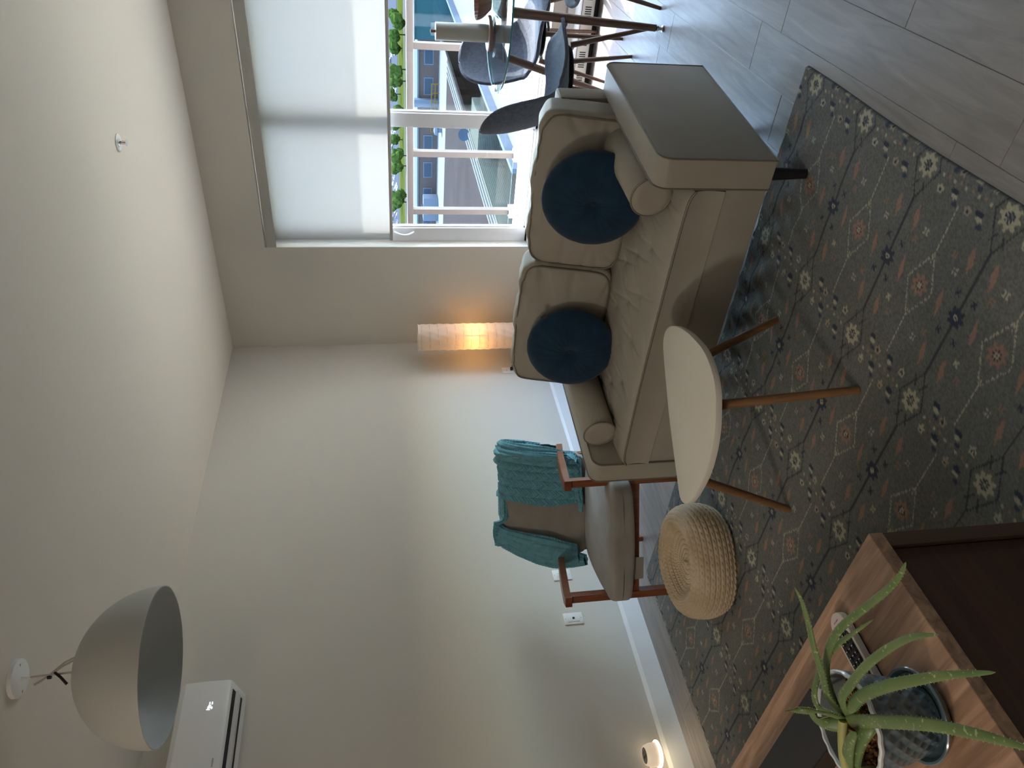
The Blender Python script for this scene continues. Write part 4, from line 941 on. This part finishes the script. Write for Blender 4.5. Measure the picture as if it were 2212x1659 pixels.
# ------------------------------------------------------------------ balcony
struct('trim_2', bx(-3, 7.5, .301, 1.66, -.15, .10), 'slab', smooth=False)
struct('trim_3', bx(-3, 7.5, .301, .80, 2.86, 3.05), 'slab', smooth=False)
bl = thing('balcony_railing', 'pinkish metal balcony railing with glass panels outside the window', 'railing', (0, 1.5, .10))
obj('top_rail', bx(-3, 7.4, -.035, .030, 1.030, 1.088, bev=.004), 'rail', bl)
xs_ = [-2.6, -2.02, -1.35, -.68, -.07, .51, 1.09, 2.035, 2.9, 3.7, 4.5, 5.3, 6.1, 6.9]
for x in xs_:
    p = obj('post', bx(x-.026, x+.026, -.030, .035, 0.0, 1.031), 'rail', bl, smooth=False)
    obj('bracket', bx(x-.05, x+.05, -.06, .05, .0, .085, bev=.004), 'trimwhite', p)
for a, b in zip(xs_[:-1], xs_[1:]): obj('glass_panel', bx(a+.03, b-.03, .038, .046, .07, 1.02), 'railglass', bl, smooth=False)
obj('bottom_rail', bx(-3, 7.4, -.01, .02, .03, .06), 'rail', bl, smooth=False) if False else None

# ------------------------------------------------------------------ roofs and buildings across
def hz(name, c, r=.9): return mat(name, tuple(v*.20 for v in c), r, spec=0.0)
M['brick'] = hz('far_brick', s2l(150, 122, 116)); br = nd(M['brick'], 'ShaderNodeTexBrick'); br.inputs['Scale'].default_value = 3.0
br.inputs['Color1'].default_value = (*[v*.20 for v in s2l(152, 124, 118)], 1); br.inputs['Color2'].default_value = (*[v*.20 for v in s2l(138, 116, 114)], 1); br.inputs['Mortar'].default_value = (*[v*.20 for v in s2l(168, 160, 158)], 1)
lk(M['brick'], coords(M['brick'], (1, 1, 1), (PI/2, 0, 0)), br.inputs['Vector']); lk(M['brick'], br.outputs['Color'], bsdf(M['brick']).inputs['Base Color'])
M['pinkroof'] = hz('gravel_roof', [v*.6 for v in s2l(128, 116, 114)]); vary(M['pinkroof'], [v*.11 for v in s2l(146, 134, 132)], .18, (1, 1, 1), .3, .7)
M['whiteroof'] = hz('white_membrane', s2l(190, 188, 182)); M['blueroof'] = hz('pale_roof', s2l(160, 172, 186)); M['tealglass'] = mat('teal_facade', (.02,.05,.056), .7, spec=0)
M['farglass'] = mat('far_window', (.03,.04,.055), .7, spec=0); M['yellow'] = hz('yellow_paint', s2l(206, 160, 60)); M['duct'] = hz('galvanised', s2l(168, 178, 198))
M['siding'] = hz('olive_siding', s2l(150, 152, 138)); wv_ = nd(M['siding'], 'ShaderNodeTexWave', bands_direction='Z'); wv_.inputs['Scale'].default_value = 2.2; lk(M['siding'], coords(M['siding']), wv_.inputs['Vector'])
rr = nd(M['siding'], 'ShaderNodeValToRGB'); rr.color_ramp.elements[0].color = (*[v*.22 for v in s2l(128, 130, 118)], 1); rr.color_ramp.elements[1].color = (*[v*.22 for v in s2l(168, 168, 152)], 1); lk(M['siding'], wv_.outputs['Fac'], rr.inputs[0]); lk(M['siding'], rr.outputs[0], bsdf(M['siding']).inputs['Base Color'])
M['grass'] = hz('grass', s2l(92, 104, 48)); M['asphalt'] = hz('asphalt', s2l(104, 112, 124)); M['tree'] = hz('tree_leaves', s2l(70, 100, 44)); vary(M['tree'], [v*.20 for v in s2l(110, 140, 66)], .8, lo=.35, hi=.65); M['bark'] = hz('bark', s2l(90, 78, 66))
M['ground'] = hz('ground_mixed', s2l(120, 122, 116)); vary(M['ground'], [v*.20 for v in s2l(92, 112, 70)], .02, lo=.4, hi=.6)

bb = thing('brick_building', 'low dark-brick building across the roofs behind the railing', 'building', (-33, 88, -14))
obj('wall', bx(-27, 13.2, 0, 14, 0, 9.8), 'brick', bb, smooth=False); obj('roof', bx(-27.3, 13.3, -.2, 14.2, 9.8, 10.0), 'blueroof', bb, smooth=False)
for k in range(11):
    x = -25.2+k*3.55
    f = obj('window', bx(x, x+2.1, -.06, .05, 8.05, 9.2), 'duct', bb, smooth=False); obj('pane', bx(x+.12, x+1.98, -.08, -.02, 8.15, 9.1), 'farglass', f, smooth=False)
tb = thing('teal_building', 'teal glass-fronted building at the right end of the rooftops', 'building', (-12, 86, -14))
obj('wall', bx(-7.4, 16, 0, 15, 0, 10.4), 'tealglass', tb, smooth=False); obj('roof', bx(-7.6, 16.2, -.2, 15.2, 10.4, 10.55), 'duct', tb, smooth=False)
for k in range(6): obj('pane', bx(-6.9+k*3.7, -6.9+k*3.7+1.4, -.07, 0, 8.1, 8.6), 'whiteroof', tb, smooth=False)
pb = thing('flat_roof_building', 'wide flat-roofed building with pinkish gravel roof and olive siding', 'building', (-30, 60, -14))
obj('roof', bx(-40, 11, -46, 27.9, 7.2, 7.4), 'pinkroof', pb, smooth=False)
obj('white_strip', bx(-40, 11, 17.5, 27.8, 7.4, 7.45), 'whiteroof', pb, smooth=False)
obj('siding_wall', bx(10.95, 11.1, -46, -1, 0, 7.5), 'siding', pb, smooth=False)
obj('siding_wall', bx(11.1, 14, -9, -4, 0, 7.45), 'siding', pb, smooth=False)
for dx in (0, .35, .7): obj('roof_edge', bx(10.6-dx*1.6, 10.8-dx*1.6, -46, 17, 7.4, 7.55), 'whiteroof', pb, smooth=False)
wb = thing('white_roof_terrace', 'bright white rooftop to the right of the gravel roof', 'roof', (-8, 62, -14))
obj('roof', bx(-5.8, 30, -26, 23.4, 6.6, 6.9), 'whiteroof', wb, smooth=False); obj('wall', bx(-5.7, 30, -25.9, 23.3, 0, 6.6), 'siding', wb, smooth=False); obj('parapet', bx(-5.9, -5.6, -26, 23.4, 6.9, 7.5), 'duct', wb, smooth=False)
obj('skylight', prism(B(), [(-4, 0), (4, 0), (4, 1.2), (-1, 2.6)], -8, 2, 'y'), 'duct', wb, smooth=False)
tag(obj('exhaust_duct', bx(-.45, .45, -.4, .4, 0, 3.0, bev=.05), 'duct', loc=(-27.0, 87.4, -6.55)), 'tall pale metal duct against the brick building', 'duct')
for i, (x, w, lb) in enumerate(((-26.0, 1.6, 'yellow guard rail on the roof to the right of the duct'), (-29.2, 1.0, 'short yellow guard rail on the roof to the left of the duct'))):
    y = thing('guard_rail', lb, 'rail', (x, 86.3, -6.55), 0, 'yellow rooftop guard rails')
    q = B()
    for k in range(4): tube(q, [(-w+2*w*k/3, 0, 0), (-w+2*w*k/3, 0, .95)], .05, 6)
    for z in (.5, .95): tube(q, [(-w, 0, z), (w, 0, z)], .05, 6)
    obj('bars', q, 'yellow', y)
tag(obj('roof_vent', lathe(B(), [(.25, 0), (.25, .5), (.6, .55), (.5, .85), (0, 1.0)], 20), 'duct', loc=(-28.4, 82, -6.55)), 'grey mushroom roof vent on the white roof strip', 'vent')
rt = thing('rooftop_unit', 'pale blue rooftop machine near the left window frame', 'rooftop unit', (-40.0, 85.5, -6.55))
obj('housing', bx(-1.6, 1.6, -.7, .7, 0, 1.9, bev=.05), 'duct', rt); obj('fan', lathe(B(), [(0, 0), (.5, 0), (.5, .15), (0, .15)], 20), 'farglass', rt, loc=(0, 0, 1.9))
tag(obj('satellite_dish', lathe(B(), [(0, 0), (.5, .12), (.52, .14), (0, .02)], 20), 'farglass', loc=(-19.5, 57, -6.2), rot=(1.1, 0, .4)), 'small dark satellite dish on the gravel roof', 'satellite dish')

bsdf(M['pinkroof'])
for _m in ('brick','pinkroof','whiteroof','blueroof','tealglass','farglass','duct','siding','grass','asphalt','tree','ground','yellow'): bsdf(M[_m]).inputs['IOR'].default_value = 1.0
# ground, road, grass, trees, cars far beyond
struct('ground', bx(-1200, 900, 12, 1500, -14.4, -14.05), 'ground', smooth=False)
tag(obj('grass_strip', bx(-420, 120, 372, 436, -14.04, -14.0), 'grass', smooth=False), 'long sunlit grass verge beyond the rooftops', 'grass')['kind'] = 'stuff'
tag(obj('car_park', bx(-520, 200, 455, 700, -14, -13.94), 'asphalt', smooth=False), 'wide blue-grey car park beyond the trees', 'car park')
def crown(r, s):
    t = bmesh.new()
    for k in range(7):
        mm = Matrix.Translation((random.uniform(-.5, .5)*r, random.uniform(-.5, .5)*r, random.uniform(-.35, .45)*r)); bmesh.ops.create_icosphere(t, subdivisions=2, radius=r*random.uniform(.45, .7), matrix=mm)
    for v in t.verts: v.co += v.normal*random.uniform(-.12, .12)*r
    return t
protos = []
for k in range(4):
    t = thing('tree', '', 'tree'); obj('crown', crown(3.6, k), 'tree', t, angle=30, loc=(0, 0, 4.2)); obj('trunk', tube(B(), [(0, 0, 0), (0, 0, 3)], [.3, .2], 6), 'bark', t); protos.append(t)
sp = [(-75-10*k+random.uniform(-1, 1), 335+14*(k % 2)+random.uniform(-2, 2)) for k in range(15)] + [(-80-17*k+random.uniform(-5, 5), 395+random.uniform(-10, 30)) for k in range(12)]
for i, (x, y) in enumerate(sp):
    t = protos[i] if i < 4 else copy_tree(protos[i % 4]); t.location = (x, y, -14); s = random.uniform(.9, 1.1); t.scale = (s, s, s); t.rotation_euler = (0, 0, random.uniform(0, 6))
    t['label'] = 'round-crowned green street tree in the row beyond the rooftops'; t['group'] = 'street trees beyond the rooftops'
cars = []
for nm, c in (('white', s2l(235, 235, 235)), ('dark', s2l(60, 66, 78)), ('silver', s2l(180, 186, 194))):
    t = thing('car', '', 'car'); mm = mat('car_paint_'+nm, tuple(v*.2 for v in c), .4)
    obj('body', prism(B(), [(-2.2, .3), (2.2, .3), (2.25, .8), (1.3, .9), (.7, 1.45), (-1.2, 1.45), (-1.8, .9), (-2.25, .85)], -.9, .9, 'y', bev=.06, seg=1), mm, t)
    obj('windows', prism(B(), [(-1.55, .95), (1.05, .95), (.62, 1.38), (-1.12, 1.38)], -.92, .92, 'y'), 'farglass', t, smooth=False); cars.append(t)
i = 0
for row, y in enumerate((470, 486, 520, 538, 575, 600, 640)):
    for k in range(12):
        if random.random() < .2: continue
        t = cars[i] if i < 3 else copy_tree(cars[random.randrange(3)]); i += 1
        t.location = (-105-22*k-(y-470)*.35+random.uniform(-6, 6), y+random.uniform(-2, 2), -13.94); t.rotation_euler = (0, 0, random.choice((0, PI/2))+random.uniform(-.1, .1)); t.scale = (1.15,)*3
        t['label'] = 'small car parked in the far car park'; t['group'] = 'cars in the far car park'
